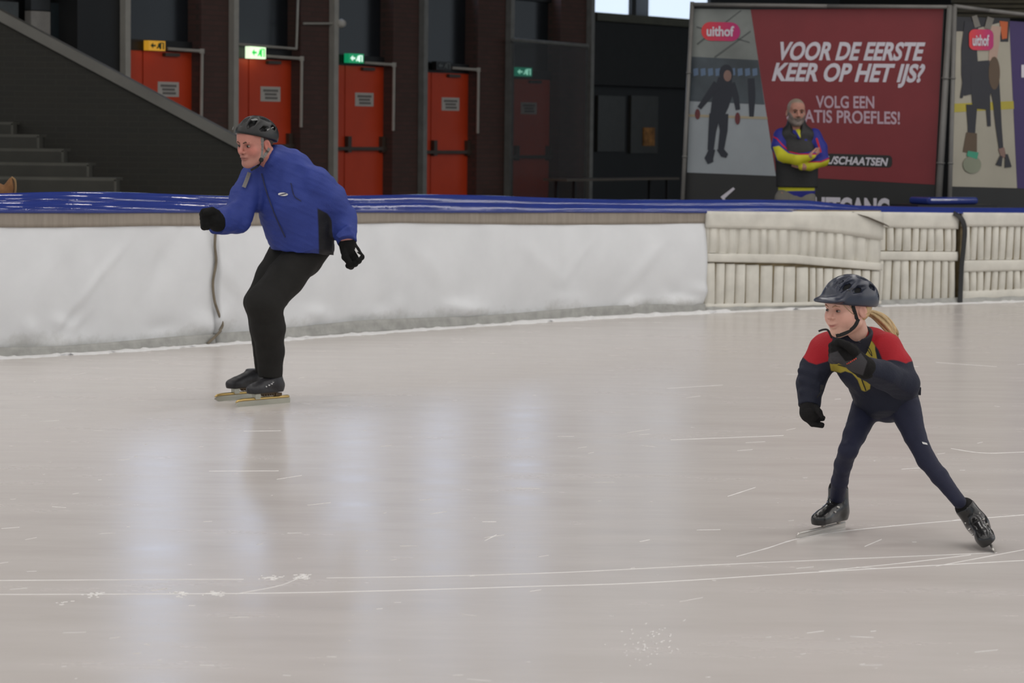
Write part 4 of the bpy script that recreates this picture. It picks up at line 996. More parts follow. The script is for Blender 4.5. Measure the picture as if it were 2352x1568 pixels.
# trousers
tr = Field(); AX = norm((.2, 1, 0))
tr.cone(P(702, 560, .17), P(692, 584, .17), R(64), R(56), .03, 'u', AX, .7)
tr.chain([P(704, 578, .14), P(656, 637, .04), P(607, 696, -.08), P(616, 752, -.02), P(621, 806, .03), P(621, 856, .05)], [R(44), R(44), R(42), R(40), R(33), R(30)], .025)
tr.chain([P(668, 578, .24), P(630, 637, .18), P(592, 694, .13), P(610, 750, .20), P(612, 846, .30)], [R(50), R(43), R(33), R(37), R(27)], .025)
tr.cone(P(640, 704, -.04), P(654, 698, -.02), R(9), R(5), .02)
tr.plane(P(621, 866, .05), (0, 0, -1), .004)
fieldobj('trousers', tr, .008, M_TROU, man, .004, 2.6, 5)
# body under the clothes and head
hd = HM.field(0., .92); hd.cone(HM.W(0, .03, -.05), P(632, 372, .02), .056, .062, .03)
bd = Field(); bd.chain([P(698, 556, .13), P(672, 462, .07), P(640, 390, .03)], [R(52), R(66), R(38)], .03, TA, .6); bd.cone(P(640, 385, .03), P(626, 366, -.01), R(20), R(18), .02)
bd.chain([P(730, 418, -.01), P(784, 499, .08), P(797, 552, 0), P(806, 580, -.01)], [R(30), R(24), R(16), R(12)], .02); bd.chain([P(590, 414, .09), P(545, 502, -.02), P(496, 508, -.17), P(486, 502, -.21)], [R(30), R(24), R(17), R(12)], .02)
bd.chain([P(704, 578, .14), P(656, 637, .04), P(607, 696, -.08), P(616, 752, -.02), P(621, 850, .05)], [R(30), R(30), R(26), R(26), R(16)], .01); bd.chain([P(668, 578, .24), P(630, 637, .18), P(592, 694, .13), P(610, 750, .2), P(612, 840, .3)], [R(30), R(28), R(20), R(22), R(14)], .01)
body, V = join_body('body', [hd.mesh(.0032), bd.mesh(.012)], M_SKIN, man); skin_attrs(body, V, HM, 1.)
HM.eyes(body, M_EYEW, M_IRIS, (.0, -.001)); HM.eyebrows(body, M_BROW, .0032, .0012)
# grey temples
hr = Field(); hr.ell(HM.W(0, .030, .022), (.083, .092, .072), HM.A); hr.plane(HM.W(0, -.038, 0), -HM.A[1] * .9 + HM.A[2] * .25); hr.plane(HM.W(0, .0, -.045), -HM.A[2])
for x in (-1, 1): hr.ell(HM.W(x * .08, .012, -.012), (.03, .024, .032), HM.A, .004, 's')
fieldobj('hair', hr, .005, mat('hair_grey_brown', (72, 62, 56), .8, .25, 60, bump=.4, bscale=200), man)
# helmet
def helmet(H, parent, m, scale=(1., 1., 1.), front=.046, back=.0, vents=(), visor=False, lift=0.):
    k = H.s; f = Field(); c = (0, .008, .034 + lift)
    f.ell(H.W(*c), np.array((.103, .130, .112)) * scale * k, H.A, .01)
    f.ell(H.W(0, .07, .030 + lift), np.array((.088, .085, .078)) * scale * k, H.A, .03 * k)
    if visor: f.ell(H.W(0, -.098, .050 + lift), np.array((.080, .058, .017)) * k, H.A, .016 * k)
    sl = (back - front) / .24; nrm = -H.A[2] + sl * H.A[1]
    f.plane(H.W(0, -.11, front), nrm, .010 * k)
    f.ell(H.W(*c), np.array((.086, .110, .094)) * scale * k, H.A, .004 * k, 's')
    for (a, b, r, dx) in vents:
        for x in ((-1, 1) if abs(a[0]) > .002 else (1,)):
            er = np.array((.103, .130, .112)) * scale; pj = lambda p: np.array(c) + (np.array(p) - c) / np.linalg.norm((np.array(p) - c) / er) * .985
            q0, q1 = pj((x * a[0], a[1], a[2] + lift)), pj((x * b[0], b[1], b[2] + lift)); qm = pj((q0 + q1) / 2)
            f.cone(H.W(*q0), H.W(*qm), r * .55 * k, r * k, .004 * k, 's'); f.cone(H.W(*qm), H.W(*q1), r * k, r * .5 * k, .004 * k, 's')
    o, V = fieldobj('helmet', f, .0042 * k / .9, m, parent)
    g = Field(); g.ell(H.W(*c), np.array((.0865, .1105, .0945)) * scale * k, H.A); g.plane(H.W(0, -.11, front + .012), nrm, .008 * k)
    fieldobj('padding', g, .006, M_VOID, o)
    return f, o
hv = [((.045, -.085, .118), (.052, -.02, .148), .019, 0), ((.0, -.09, .125), (.0, -.03, .152), .015, 0), ((.052, .03, .150), (.055, .09, .125), .019, 0), ((.0, .03, .158), (.0, .11, .13), .016, 0), ((.096, -.03, .090), (.100, .03, .094), .015, 0), ((.090, .07, .085), (.080, .11, .075), .016, 0)]
hf, ho = helmet(HM, man, M_HELM, (.93, .97, 1.03), .076, -.022, hv)
y0, y1 = 13.6, 14.6
HS = Field(); HS.ops = list(hd.ops) + list(hf.ops[:2])
obj('strap', *ribbon_on(hd, [(602, 316), (602, 338), (600, 364)], R(3.6), y0, y1, .004), M_GSTRAP, ho)
obj('strap', *ribbon_on(hd, [(619, 340), (611, 352), (601, 366)], R(3.6), y0, y1, .005), M_GSTRAP, ho)
obj('strap', *ribbon_on(hd, [(600, 368), (592, 381), (576, 391)], R(2.6), y0, y1, .004), M_BSTRAP, ho)
p = march(hd, 600, 367, y0, y1); t = norm(CAM - p); obj('buckle', *tube([p, p + t * .010, p + t * .013], [R(5.5), R(5.5), R(4)], 16), M_BSTRAP, ho, True)
for pl_ in ([(576, 275), (581, 272), (592, 271), (598, 273), (594, 276), (580, 277)], [(613, 297), (628, 291), (629, 293), (614, 300)], [(533, 297), (536, 290), (537, 291), (535, 299)]):
    ho_f = Field(); ho_f.ops = hf.ops[:2]; decal('helmet_mark', ho_f, [pl_], mat('helmet_mark_grey', (120, 120, 118), .5), ho, 13.3, 14.6, .002)
# gloves
def glove(parent, fld, m, name='glove'): return fieldobj(name, fld, .0042, m, parent)
gl = Field(); gl.cone(P(499, 509, -.17), P(487, 502, -.215), R(23), R(21), .02)
gl.ell(P(484, 501, -.225), (R(18), R(20), R(20)), None, .012)
for k in range(4):
    y = 486 + 9.5 * k; gl.chain([P(482, y - 2, -.24), P(469 + .8 * k, y + 1, -.262), P(466 + k, y + 6, -.235), P(476, y + 7, -.215)], [R(8), R(8.5), R(8), R(7)], .005)
gl.chain([P(498, 490, -.225), P(487, 484, -.262), P(474, 489, -.285)], [R(9), R(8.5), R(7)], .006)
glove(man, gl, M_KNIT)
gl = Field(); gl.cone(P(798, 560, .0), P(802, 574, .0), R(20), R(21), .02); gl.ell(P(809, 582, -.0), (R(21), R(13), R(20)), None, .012)
for k, (xa, ya, xb, yb, xc, yc) in enumerate(((822, 582, 829, 590, 822, 597), (818, 590, 823, 598, 815, 604), (812, 594, 815, 605, 806, 608), (803, 594, 806, 611, 800, 610))):
    gl.chain([P(xa, ya, -.01), P(xb, yb, -.005 + .01 * k), P(xc, yc, -.03)], [R(9), R(8), R(7)], .005)
gl.chain([P(793, 574, -.03), P(793, 590, -.045), P(802, 602, -.045)], [R(9), R(8.5), R(7.5)], .006)
go, _ = glove(man, gl, M_KNIT)
decal('glove_print', gl, [[(813, 571), (817, 568.5), (828, 586), (824.5, 591)]], M_PRINT, go, 13.5, 14.7, .002)
decal('glove_print_mark', gl, [ell(821, 580, 1.5, 2.2, 8)], M_KNIT, go, 13.5, 14.7, .004)
# speed skates
def clap_skate(parent, rear, front, heel, sc, label=None, tone=M_GOLD):
    L_ = np.linalg.norm(front - rear); f = norm(front - rear); u = np.array([0, 0, 1.0]); l = np.cross(f, u); A = np.array([l, f, u])
    B, W, A = boot_field(rear + f * heel, f, u, sc, .150, .066)
    bo, _ = fieldobj('skate_boot', B, .0045, M_BOOT, parent)
    if label: bo['label'] = label
    mb = MB(); n = 14; V = []
    for i in range(n + 1):
        y = L_ * i / n; zt = .034 - (.018 * ((i - n + 2) / 2) ** 2 if i > n - 2 else 0) - (.008 if i == 0 else 0); zb = 0.0 + (.014 * ((i - n + 1)) if i > n - 1 else 0)
        for dx, z in ((-.0012, zb), (-.0012, zt), (.0012, zt), (.0012, zb)): V.append(rear + f * y + l * dx + u * z)
    Fc = [(i * 4 + j, i * 4 + (j + 1) % 4, (i + 1) * 4 + (j + 1) % 4, (i + 1) * 4 + j) for i in range(n) for j in range(4)] + [(3, 2, 1, 0), tuple(range(n * 4, n * 4 + 4))]
    obj('blade', V, Fc, M_BLADE, bo)
    obj('blade_tube', *tube([rear + f * .006 + u * .033, rear + f * .015 + u * .036, rear + f * (L_ - .05) + u * .036, rear + f * (L_ - .02) + u * .033, rear + f * (L_ - .004) + u * .026], [.004, .008, .008, .007, .003], 10), tone, bo, True)
    mb = MB(); yh = heel + sc * .205
    mb.box(rear + f * yh + u * .048, A, (.012, .017, .014)); mb.box(rear + f * (yh + .016) + u * .050, A, (.016, .006, .012)); mb.build('hinge', M_BLADE, bo)
    mb = MB(); mb.box(rear + f * (heel + .14 * sc) + u * .0615, A, (.010, .085 * sc, .005)); mb.box(rear + f * (heel + .05 * sc) + u * .052, A, (.014, .022, .008)); mb.build('heel_cup', M_BRONZ, bo)
    sg = MB()
    for q in range(5): c = rear + f * (heel + sc * (.085 + .018 * q)) + u * .052; sg.tube([c - l * .012, c + l * .012], .006, 8)
    sg.build('spring', M_BRONZ, bo)
    lc = MB()
    for q in range(5):
        a = W(-.026, .098 + .021 * q, .139 - .008 * q); b_ = W(.026, .104 + .021 * q, .139 - .008 * q); m_ = W(0, .101 + .021 * q, .1555 - .0095 * q); lc.tube([a, m_, b_], .0028 * sc, 6)
    lc.build('laces', M_BSTRAP, bo)
    return bo, B
b1, B1 = clap_skate(man, ground(666, 924), ground(540, 935), .045, .94)
b2, B2 = clap_skate(man, ground(618, 911.5), ground(492, 922), .045, .94)
decal('boot_print', B1, [[(610 + 6 * k, 886.5 - 3.1 * k), (613 + 6 * k, 885 - 3.1 * k), (615 + 6 * k, 887.5 - 3.1 * k), (612 + 6 * k, 889.5 - 3.1 * k)] for k in range(3)] + [ell(627.5, 876.5, 2.4, 2.6, 10)], M_PRINT, b1, 13.6, 14.6, .002)
decal('eyelet', B1, [ell(606.5, 861, 2, 2.4, 8)], M_SILV, b1, 13.6, 14.6, .003)
obj('lace_end', *tube(spline([B1 and P(588, 856, .0), P(584, 853, -.01), P(581, 850, -.02)], 4), .002, 6), M_BSTRAP, b1)

# ================================================================ CHILD IN RED, YELLOW AND NAVY
g0 = ground(1882, 1225); C_ = Fig(g0[1]); P, R = C_.P, C_.R; YD = C_.D
kid = empty('person', g0, 'child in a red, yellow and navy jacket with a blond ponytail and grey helmet skating', 'person', 'skaters on the ice')
HK = Head(P(1946, 707, -.14), -.95, .14, .86, .02)
M_SKINC = layered('skin_child', (224, 176, 156), [('blush', (222, 146, 132), .03, .45), ('lid', (168, 112, 96), .012, .55), ('lip', (172, 92, 86), .0025, .8)], .45, .06, 90, .4, .03, 30)
TK = norm((.5, 1, 0))
jk = Field(); tors = Field()
for t in (jk, tors):
    t.cone(P(2040, 934, .02), P(2030, 888, -.02), R(77), R(75), .02, 'u', TK, .72)
    t.cone(P(2030, 888, -.02), P(1992, 826, -.07), R(75), R(77), .03, 'u', TK, .68)
    t.cone(P(1992, 828, -.07), P(1980, 806, -.09), R(75), R(52), .02, 'u', TK, .7)
arm = Field(); fore = Field()
for t in (jk, arm):
    t.chain([P(1897, 808, .0), P(1874, 846, .0), P(1862, 880, -.01), P(1859, 926, -.05)], [R(41), R(36), R(32), R(27)], .02)
for t in (jk, arm, fore):
    t.chain([P(2076, 882, -.20), P(2030, 862, -.27), P(1984, 844, -.33)], [R(36), R(33), R(27)], .02)
for t in (jk, arm):
    t.chain([P(2034, 803, -.13), P(2058, 842, -.17), P(2074, 884, -.20)], [R(40), R(36), R(34)], .02)
jk.cone(P(1940, 790, -.06), P(1900, 806, 0), R(44), R(38), .03)
for p, q, r in (((2040, 848, -.30), (2075, 862, -.25), 6), ((2030, 880, -.30), (2070, 895, -.25), 6), ((1840, 872, -.05), (1880, 885, -.06), 6), ((1840, 900, -.06), (1880, 906, -.07), 5), ((1838, 850, -.03), (1876, 858, -.06), 6)): jk.cone(P(*p), P(*q), R(r), R(r), .02)
jk.ell(P(2044, 938, -.03), (R(40), .07, R(24)), None, .02); jk.plane(P(2040, 961, 0), (.02, .05, -1), .010); jk.plane(P(1858, 934, -.055), norm(P(1859, 926, -.05) - P(1862, 880, -.01)), .004)
jk.plane(P(1981, 843, -.335), norm(P(1984, 844, -.33) - P(2030, 862, -.27)), .004)
M_KJ = layered('child_jacket', (30, 33, 48), [('red', (168, 26, 38), .0025, 1.), ('yellow', (174, 156, 62), .0022, 1.)], .68, .25, 200, .3, .08, 14)
jo, V = fieldobj('jacket', jk, .0060, M_KJ, kid, .0035, 4.0, 23)
xy = proj(V); u_ = C_.u
red = np.maximum(poly_sd(xy, [(1835, 812), (1857, 831), (1875, 837), (1902, 829), (1908, 815), (1912, 789), (1910, 740), (1860, 740)]), poly_sd(xy, [(1989, 772), (1997, 730), (2080, 740), (2110, 825), (2087, 831), (2074, 839), (2050, 834), (2028, 829), (2018, 804), (2004, 784)]))
on_t = arm(V) - tors(V)
red = np.minimum(red * u_, fore(V) - .016)
ye = np.maximum(poly_sd(xy, [(1987, 772), (2004, 785), (2018, 806), (2028, 831), (2001, 834), (1985, 825), (1960, 800)]),
                poly_sd(xy, [(1900, 826), (1955, 840), (1979, 852), (1992, 861), (2000, 876), (1998, 893), (1987, 899), (1979, 896), (1970, 872), (1957, 857), (1941, 852), (1931, 856), (1905, 850)]))
ye = np.minimum(ye * u_, on_t + .02)
attr(jo, 'red', red); attr(jo, 'yellow', ye)
M_NAVY2 = mat('navy_collar', (24, 24, 36), .7, .1, 40)
co = Field(); co.cone(P(1984, 812, -.08), P(1968, 764, -.115), R(44), R(34), .02); co.cone(P(1972, 784, -.11), P(1956, 738, -.14), R(27), R(32), .004, 's')
ca = norm(P(1966, 763, -.12) - P(1982, 800, -.09)); co.plane(P(1966, 764, -.12), ca + np.array([.25, .0, 0]), .004); co.plane(P(1986, 820, -.08), -ca, .004)
cu_, _ = fieldobj('collar', co, .004, M_NAVY2, jo)
decal('collar_print', co, [[(1971, 783), (1977, 771), (1980, 772), (1976, 786)], [(1978, 771), (1984, 762), (1985, 764), (1981, 773)]], M_PRINT, cu_, 9, 10.2, .002)
decal('snap', co, [ell(1948, 781, 2.2, 2.2, 8)], M_SILV, cu_, 9, 10.2, .003)
obj('zip_line', *ribbon_on(tors, [(1975, 858), (1981, 876), (1989, 897)], R(1.4), 9, 10.4, .008), M_BSTRAP, jo)
obj('piping', *ribbon_on(tors, [(1911, 834), (1934, 840), (1958, 848), (1976, 860)], R(1.0), 9, 10.4, .009), M_BSTRAP, jo)
for pp in ([(1979, 788), (1992, 795), (2000, 806), (2003, 818)], [(1979, 789), (1990, 799), (1997, 810), (2002, 817)]): obj('drawcord', *ribbon_on(jk, pp, R(.9), 9, 10.4, .006), M_BSTRAP, jo)
obj('cord_toggle', *tube([P(1877, 912, -.09), P(1886, 899, -.11), P(1884, 893, -.11)], R(1.4), 6), M_BSTRAP, jo)
obj('cord_lock', *fbox(P(1888, 889, -.11), EYE, (R(3.5), .004, R(5))), M_BSTRAP, jo)
obj('side_label', *fbox(P(2111, 898, .0), EYE, (R(4), .006, R(9))), M_NAVY2, jo)
# leggings
M_LEG = mat('navy_leggings', (34, 36, 56), .65, .08, 30, spec=.3, bump=.15, bscale=250)
tr = Field()
tr.chain([P(1990, 935, .05), P(1962, 1000, -.05), P(1948, 1034, -.11), P(1937, 1066, -.05), P(1929, 1104, .02), P(1923, 1142, .085)], [R(36), R(26), R(22), R(20.5), R(20), R(18)], .012)
tr.chain([P(2078, 936, -.05), P(2101, 1000, -.10), P(2128, 1056, -.15), P(2158, 1094, -.20), P(2203, 1152, -.28)], [R(38), R(26), R(22), R(20), R(16)], .012)
tr.cone(P(2036, 905, .02), P(2038, 918, .0), R(62), R(54), .02, 'u', TK, .75)
to, _ = fieldobj('leggings', tr, .0055, M_LEG, kid, .0018, 5.0, 8)
decal('reflector', tr, [[(2117.5, 1014), (2129, 1017), (2131, 1021.5), (2119.5, 1019)]], M_PRINT, to, 9, 10.4, .002)
decal('reflector', tr, [[(1946, 966), (1942, 975), (1940.5, 973), (1944, 967)]], M_PRINT, to, 9, 10.4, .002)
# body and head
hd = HK.field(1., .95, .0055); hd.cone(HK.W(0, .03, -.05), P(1978, 792, -.09), .040, .040, .02)
bd = Field(); bd.chain([P(2038, 905, .02), P(1992, 826, -.07), P(1980, 800, -.09)], [R(40), R(50), R(34)], .02, TK, .6); bd.cone(P(1980, 800, -.09), P(1973, 782, -.10), R(15), R(14), .01)
bd.chain([P(1900, 812, 0), P(1863, 880, -.01), P(1859, 926, -.05), P(1860, 945, -.06)], [R(24), R(20), R(15), R(10)], .01); bd.chain([P(2040, 805, -.12), P(2075, 882, -.2), P(1984, 844, -.33), P(1960, 832, -.34)], [R(28), R(22), R(15), R(10)], .01)
bd.chain([P(1990, 935, .05), P(1962, 1000, -.05), P(1948, 1034, -.11), P(1937, 1066, -.05), P(1929, 1104, .02), P(1923, 1140, .085)], [R(24), R(17), R(14), R(13), R(12), R(11)], .008); bd.chain([P(2078, 936, -.05), P(2101, 1000, -.10), P(2128, 1056, -.15), P(2158, 1094, -.20), P(2203, 1152, -.28)], [R(26), R(17), R(14), R(12), R(9)], .008)
body, V = join_body('body', [hd.mesh(.0028), bd.mesh(.010)], M_SKINC, kid); skin_attrs(body, V, HK, 0., .0055)
HK.eyes(body, M_EYEW, M_IRIS, (-.001, 0.), .0122, .46); HK.eyebrows(body, mat('brow_fair', (196, 150, 122), .8), .003, .004)
# fair hair: cap behind the ear, wisps, ponytail of strands
M_HAIR = mat('hair_blond', (192, 164, 120), .45, .35, 26, spec=.4, bump=.5, bscale=120, stretch=(1, 1, .2))
hr = Field(); hr.ell(HK.W(0, .030, .012), np.array((.084, .092, .088)) * .86, HK.A); hr.plane(HK.W(0, .0, 0), -HK.A[1] + HK.A[2] * .7); hr.plane(HK.W(0, .0, -.055), -HK.A[2] - HK.A[1] * .5)
for x in (-1, 1): hr.ell(HK.W(x * .084, .014, -.012), np.array((.03, .022, .033)) * .86, HK.A, .004, 's')
ho_, _ = fieldobj('hair', hr, .004, M_HAIR, kid, .002, 9., 3)
mb = MB()
for k in range(80):
    a = random.uniform(0, 6.28); rr = random.random() ** .5; ox, oy = rr * math.cos(a), rr * math.sin(a)
    pts = [P(1988 + 4 * ox, 718 + 5 * oy, -.03 + .02 * oy), P(2006 + 6 * ox, 722 + 8 * oy, -.01 + .02 * ox), P(2030 + 9 * ox, 738 + 14 * oy, .0 + .04 * ox), P(2049 + 9 * ox, 758 + 13 * oy, .0 + .035 * ox), P(2059 + 5 * ox + random.uniform(-4, 2), 776 + 6 * oy + random.uniform(-8, 4), .01 + .02 * ox)]
    mb.tube(spline(pts, 5), [R(v) for v in np.interp(np.linspace(0, 1, 21), [0, .2, .6, .9, 1], [1.6, 2.4, 3.2, 2.2, .4])], 6)
po = mb.build('ponytail', M_HAIR, kid, True); po['label'] = 'blond ponytail'
mb = MB()
for pts in ([(1935, 688), (1950, 700), (1962, 717)], [(1925, 686), (1940, 703), (1958, 720), (1966, 722)], [(1956, 694), (1975, 699), (1992, 697)], [(1966, 698), (1985, 703), (2000, 698)], [(1988, 722), (1998, 716), (2005, 713)]): mb.add(*ribbon_on(hd, pts, R(.7), 9, 10.2, .004))
mb.build('wisps', M_HAIR, ho_)
# helmet with peak
M_KH = mat('slate_helmet', (46, 50, 64), .28, .08, 8, spec=.5)
hv = [((.099, -.040, .090), (.094, .035, .100), .017, 0), ((.060, -.090, .098), (.066, -.01, .136), .017, 0), ((.022, -.095, .112), (.026, .0, .150), .013, 0), ((.088, .080, .092), (.070, .115, .085), .018, 0), ((.050, .04, .148), (.050, .10, .125), .016, 0), ((.080, .118, .045), (.06, .135, .03), .017, 0)]
hf, ho = helmet(HK, kid, M_KH, (.98, 1.0, .99), .036, -.014, hv, True)
decal('logo_plate', hf, [ell(1953.5, 665, 11, 4, 16)], mat('plate_dark', (26, 27, 32), .4), ho, 9, 10.2, .003)
obj('rib_line', *ribbon_on(hf, [(1925, 660), (1950, 657), (1985, 656), (2005, 652)], R(.8), 9, 10.2, .001), M_VOID, ho)
obj('strap', *ribbon_on(hd, [(1954, 688), (1960, 706), (1966, 726), (1970, 738)], R(4.2), 9, 10.2, .005), M_BSTRAP, ho)
obj('strap', *ribbon_on(hd, [(1972, 732), (1964, 748), (1950, 760), (1934, 768), (1920, 771)], R(4.2), 9, 10.2, .005), M_BSTRAP, ho)
obj('strap_end', *tube(spline([P(1910, 775, -.19), P(1905, 764, -.22), P(1900, 757, -.23), P(1890, 757, -.235), P(1880, 760.5, -.235)], 4), R(3), 8, True, (0, 0, 1), ) if False else tube(spline([P(1910, 775, -.19), P(1905, 764, -.22), P(1900, 757, -.23), P(1890, 757, -.235), P(1880, 760.5, -.235)], 4), R(2.4), 8), M_BSTRAP, ho)
# gloves
M_KG = mat('dark_fleece_glove', (34, 33, 33), .85, .15, 60, spec=.15, bump=.4, bscale=250); M_KG2 = mat('grey_glove_palm', (68, 66, 68), .7, .1, 40)
gl = Field(); gl.cone(P(1859, 930, -.055), P(1859, 946, -.065), R(22), R(23), .01)
gl.ell(P(1861, 950, -.07), (R(20), R(13), R(20)), None, .01)
for k, (a, b_, c) in enumerate((((1855, 960), (1866, 973), (1888, 978)), ((1860, 961), (1870, 971), (1889, 975)), ((1868, 955), (1878, 961), (1890, 962)), ((1873, 950), (1880, 957), (1891, 959)))):
    gl.chain([P(*a, -.06 - .01 * (k % 2)), P(*b_, -.075 + .012 * k), P(*c, -.07 + .014 * k)], [R(9), R(7), R(5)], .003)
gl.chain([P(1874, 936, -.09), P(1882, 946, -.11), P(1887, 955, -.115)], [R(8), R(6.5), R(5)], .005)
glove(kid, gl, M_KG)
gl = Field(); gl.cone(P(1988, 845, -.33), P(1966, 830, -.35), R(25), R(25), .01); gl.ell(P(1946, 813, -.36), (R(29), R(15), R(27)), None, .012)
for k in range(4):
    y = 789 + 11 * k; gl.chain([P(1936, y, -.365), P(1917, y + 1, -.385), P(1911, y + 5, -.36), P(1921, y + 7, -.345)], [R(9.5), R(8.6), R(8), R(7)], .004)
gl.chain([P(1962, 806, -.385), P(1946, 793, -.40), P(1925, 784, -.39)], [R(10), R(9), R(7.5)], .005)
go, V = glove(kid, gl, layered('glove_two_tone', (32, 31, 31), [('palm', (70, 68, 70), .002, 1.)], .85, .4, 250, .15, .15, 60))
attr(go, 'palm', np.maximum(poly_sd(proj(V), [(1905, 812), (1924, 806), (1942, 830), (1960, 826), (1977, 810), (1992, 830), (1982, 862), (1900, 835)]), -seg_d(proj(V), [(1908, 816), (1925, 819)]) * 0 - 9) * C_.u)
decal('glove_print', gl, [[(1944 + 4 * k, 835 - 2.5 * k), (1946.6 + 4 * k, 833.2 - 2.5 * k), (1947.8 + 4 * k, 836.4 - 2.5 * k), (1945.2 + 4 * k, 838.2 - 2.5 * k)] for k in range(6)], mat('print_orange_red', (196, 72, 52), .6), go, 9, 10.2, .003)
# skates
def kid_skate(parent, heel0, f, u, sc, rear_ext, front_ext):
    B, W, A = boot_field(heel0, f, u, sc, .195, .034); f = A[1]; u = A[2]; l = A[0]
    bo, V = fieldobj('skate_boot', B, .004, M_KB, parent); n = 12; V = []; L_ = rear_ext + sc * .27 + front_ext; rear = heel0 - f * rear_ext
    for i in range(n + 1):
        y = L_ * i / n; zt = .020 - (.008 if i == n else 0); zb = .008 if i == n else 0.
        for dx, z in ((-.0016, zb), (-.0016, zt), (.0016, zt), (.0016, zb)): V.append(rear + f * y + l * dx + u * z)
    obj('blade', V, [(i * 4 + j, i * 4 + (j + 1) % 4, (i + 1) * 4 + (j + 1) % 4, (i + 1) * 4 + j) for i in range(n) for j in range(4)] + [(3, 2, 1, 0), tuple(range(n * 4, n * 4 + 4))], M_SILV, bo)
    obj('blade_tube', *tube([rear + f * .004 + u * .020, rear + f * (L_ - .02) + u * .020, rear + f * (L_ - .004) + u * .014], [.004, .005, .003], 8), M_SILV, bo, True)
    for y in (.06, .20):
        mb = MB(); mb.tube([heel0 + f * sc * y + u * .020, heel0 + f * sc * y + u * .036], [.006, .014], 10); mb.build('blade_post', M_SILV, bo, True)
    mb = MB()
    for q in range(6):
        y = .105 + .020 * q; z = .172 - .014 * q
        if q < 2: y = .10 + .004 * q; z = .195 - .022 * q
        a, m_, b_ = W(-.030, y - .012, z - .018), W(0, y + .012, z), W(.030, y - .012, z - .018); mb.tube(spline([a, m_, b_], 3), .0045 * sc, 6)
    mb.build('laces', M_BSTRAP, bo)
    for q, (x, y, z) in enumerate(((.028, .10, .150), (.030, .135, .128), (.030, .165, .110), (-.028, .10, .150), (-.030, .135, .128), (-.030, .165, .110))):
        c = W(x * 1.12, y, z); obj('eyelet', *tube([c - l * .006 * np.sign(x), c + l * .007 * np.sign(x)], .004 * sc, 8), M_SILV, bo)
    cf = Field(); cf.cone(W(0, .068, .188), W(0, .070, .200), .044 * sc, .043 * sc, .01); fieldobj('cuff', cf, .005, M_KG, bo)
    return bo, B
M_KB = mat('black_shiny_boot', (28, 27, 27), .22, .15, 20, spec=.6, bump=.1, bscale=60)
r_, f_ = ground(1936, 1212), ground(1829, 1238); fd = norm(f_ - r_); Lk = np.linalg.norm(f_ - r_)
kid_skate(kid, r_ - fd * .016, fd, (0, 0, 1), .86, .002, max(.03, Lk + .016 - .232))
gc = ground(2286, 1268); up = norm(P(2203, 1150, -.28) - gc + np.array([0, .0, 0])); fd2 = norm(np.array([-.06, -1, -.10])); up = norm(up - np.dot(up, fd2) * fd2)
h0 = gc - fd2 * .225
kid_skate(kid, h0 + np.array([0, 0, .001]), fd2, up, .86, .012, .02)
# ================================================================ BYSTANDER WITH CROSSED ARMS BEHIND THE BARRIER
YB = 24.35; S_ = Fig(YB); P, R = S_.P, S_.R; cz = P(1830, 300)
by = empty('person', (cz[0], YB, 0), 'bearded person with arms crossed in a black vest and blue, red and yellow sleeves', 'person')
HB = Head(P(1829, 258, -.04), .10, .02, 1.06)
M_SKINB = layered('skin_bystander', (168, 122, 106), [('lid', (120, 80, 68), .012, .6), ('lip', (132, 74, 68), .002, .9), ('beard', (120, 112, 106), .006, .95), ('crop', (140, 128, 114), .008, .95), ('moust', (96, 82, 72), .005, .9)], .55, .1, 90, .3, .06, 30)
hd = HB.field(0, 1.05); hd.cone(HB.W(0, .03, -.05), P(1830, 305, 0), .058, .065, .03)
bd = Field(); bd.chain([P(1829, 440, .02), P(1831, 340, .01), P(1830, 312, .0)], [.13, .15, .09], .03, (0, 1, 0), .6); 
lz = lambda x, z, dy=0.: np.array([cz[0] + x, YB + dy, z])
for s_ in (-1, 1): bd.chain([lz(.10 * s_, .92), lz(.11 * s_, .5, -.02), lz(.11 * s_, .1, .03), lz(.12 * s_, .04, -.12)], [.075, .05, .035, .03], .02)
body, V = join_body('body', [hd.mesh(.0045), bd.mesh(.014)], M_SKINB, by); skin_attrs(body, V, HB, 0.); L_ = HB.L(V)
bea = np.where((L_[:, 1] < .01), -.052 - L_[:, 2] + np.clip(np.abs(L_[:, 0]) - .035, 0, 1) * 1.6, -1.); bea = np.where(L_[:, 2] < -.125, -1, bea)
attr(body, 'beard', bea); attr(body, 'moust', .012 - np.sqrt((L_[:, 0] / 2.6) ** 2 + (L_[:, 2] + .050) ** 2) + np.where(L_[:, 1] < -.07, 0, -1))
attr(body, 'crop', np.maximum(L_[:, 2] - .085, np.where(L_[:, 1] > -.045, L_[:, 2] - .0 + (L_[:, 1]) * .5, -1)) - np.where(np.abs(L_[:, 0]) > .076, np.where((L_[:, 2] < .03), 1, 0), 0))
HB.eyes(body, M_EYEW, M_IRIS); HB.eyebrows(body, M_BROW)
vs_ = Field(); vs_.cone(P(1830, 432, .02), P(1831, 360, .01), R(48), R(49), .02, 'u', (0, 1, 0), .68); vs_.cone(P(1831, 360, .01), P(1830, 312, .0), R(49), R(34), .03, 'u', (0, 1, 0), .68)
vs_.cone(P(1806, 312, .0), P(1855, 312, .0), R(18), R(18), .03); vs_.cone(P(1829, 308, .0), P(1829, 284, .01), R(25), R(22), .02)
vs_.cone(P(1829, 296, -.10), P(1829, 268, -.08), R(13), R(17), .02, 's'); vs_.plane(P(1830, 430, 0), (0, 0, -1))
for k in range(4): vs_.cone(P(1782, 338 + 26 * k, -.16), P(1878, 338 + 26 * k, -.16), R(3), R(3), .02, 's')
fieldobj('vest', vs_, .009, mat('black_vest', (28, 28, 28), .6, .1, 10, bump=.3, bscale=30), by)
sw = Field(); sw.cone(P(1830, 437, .02), P(1831, 330, .01), R(43), R(42), .02, 'u', (0, 1, 0), .66)
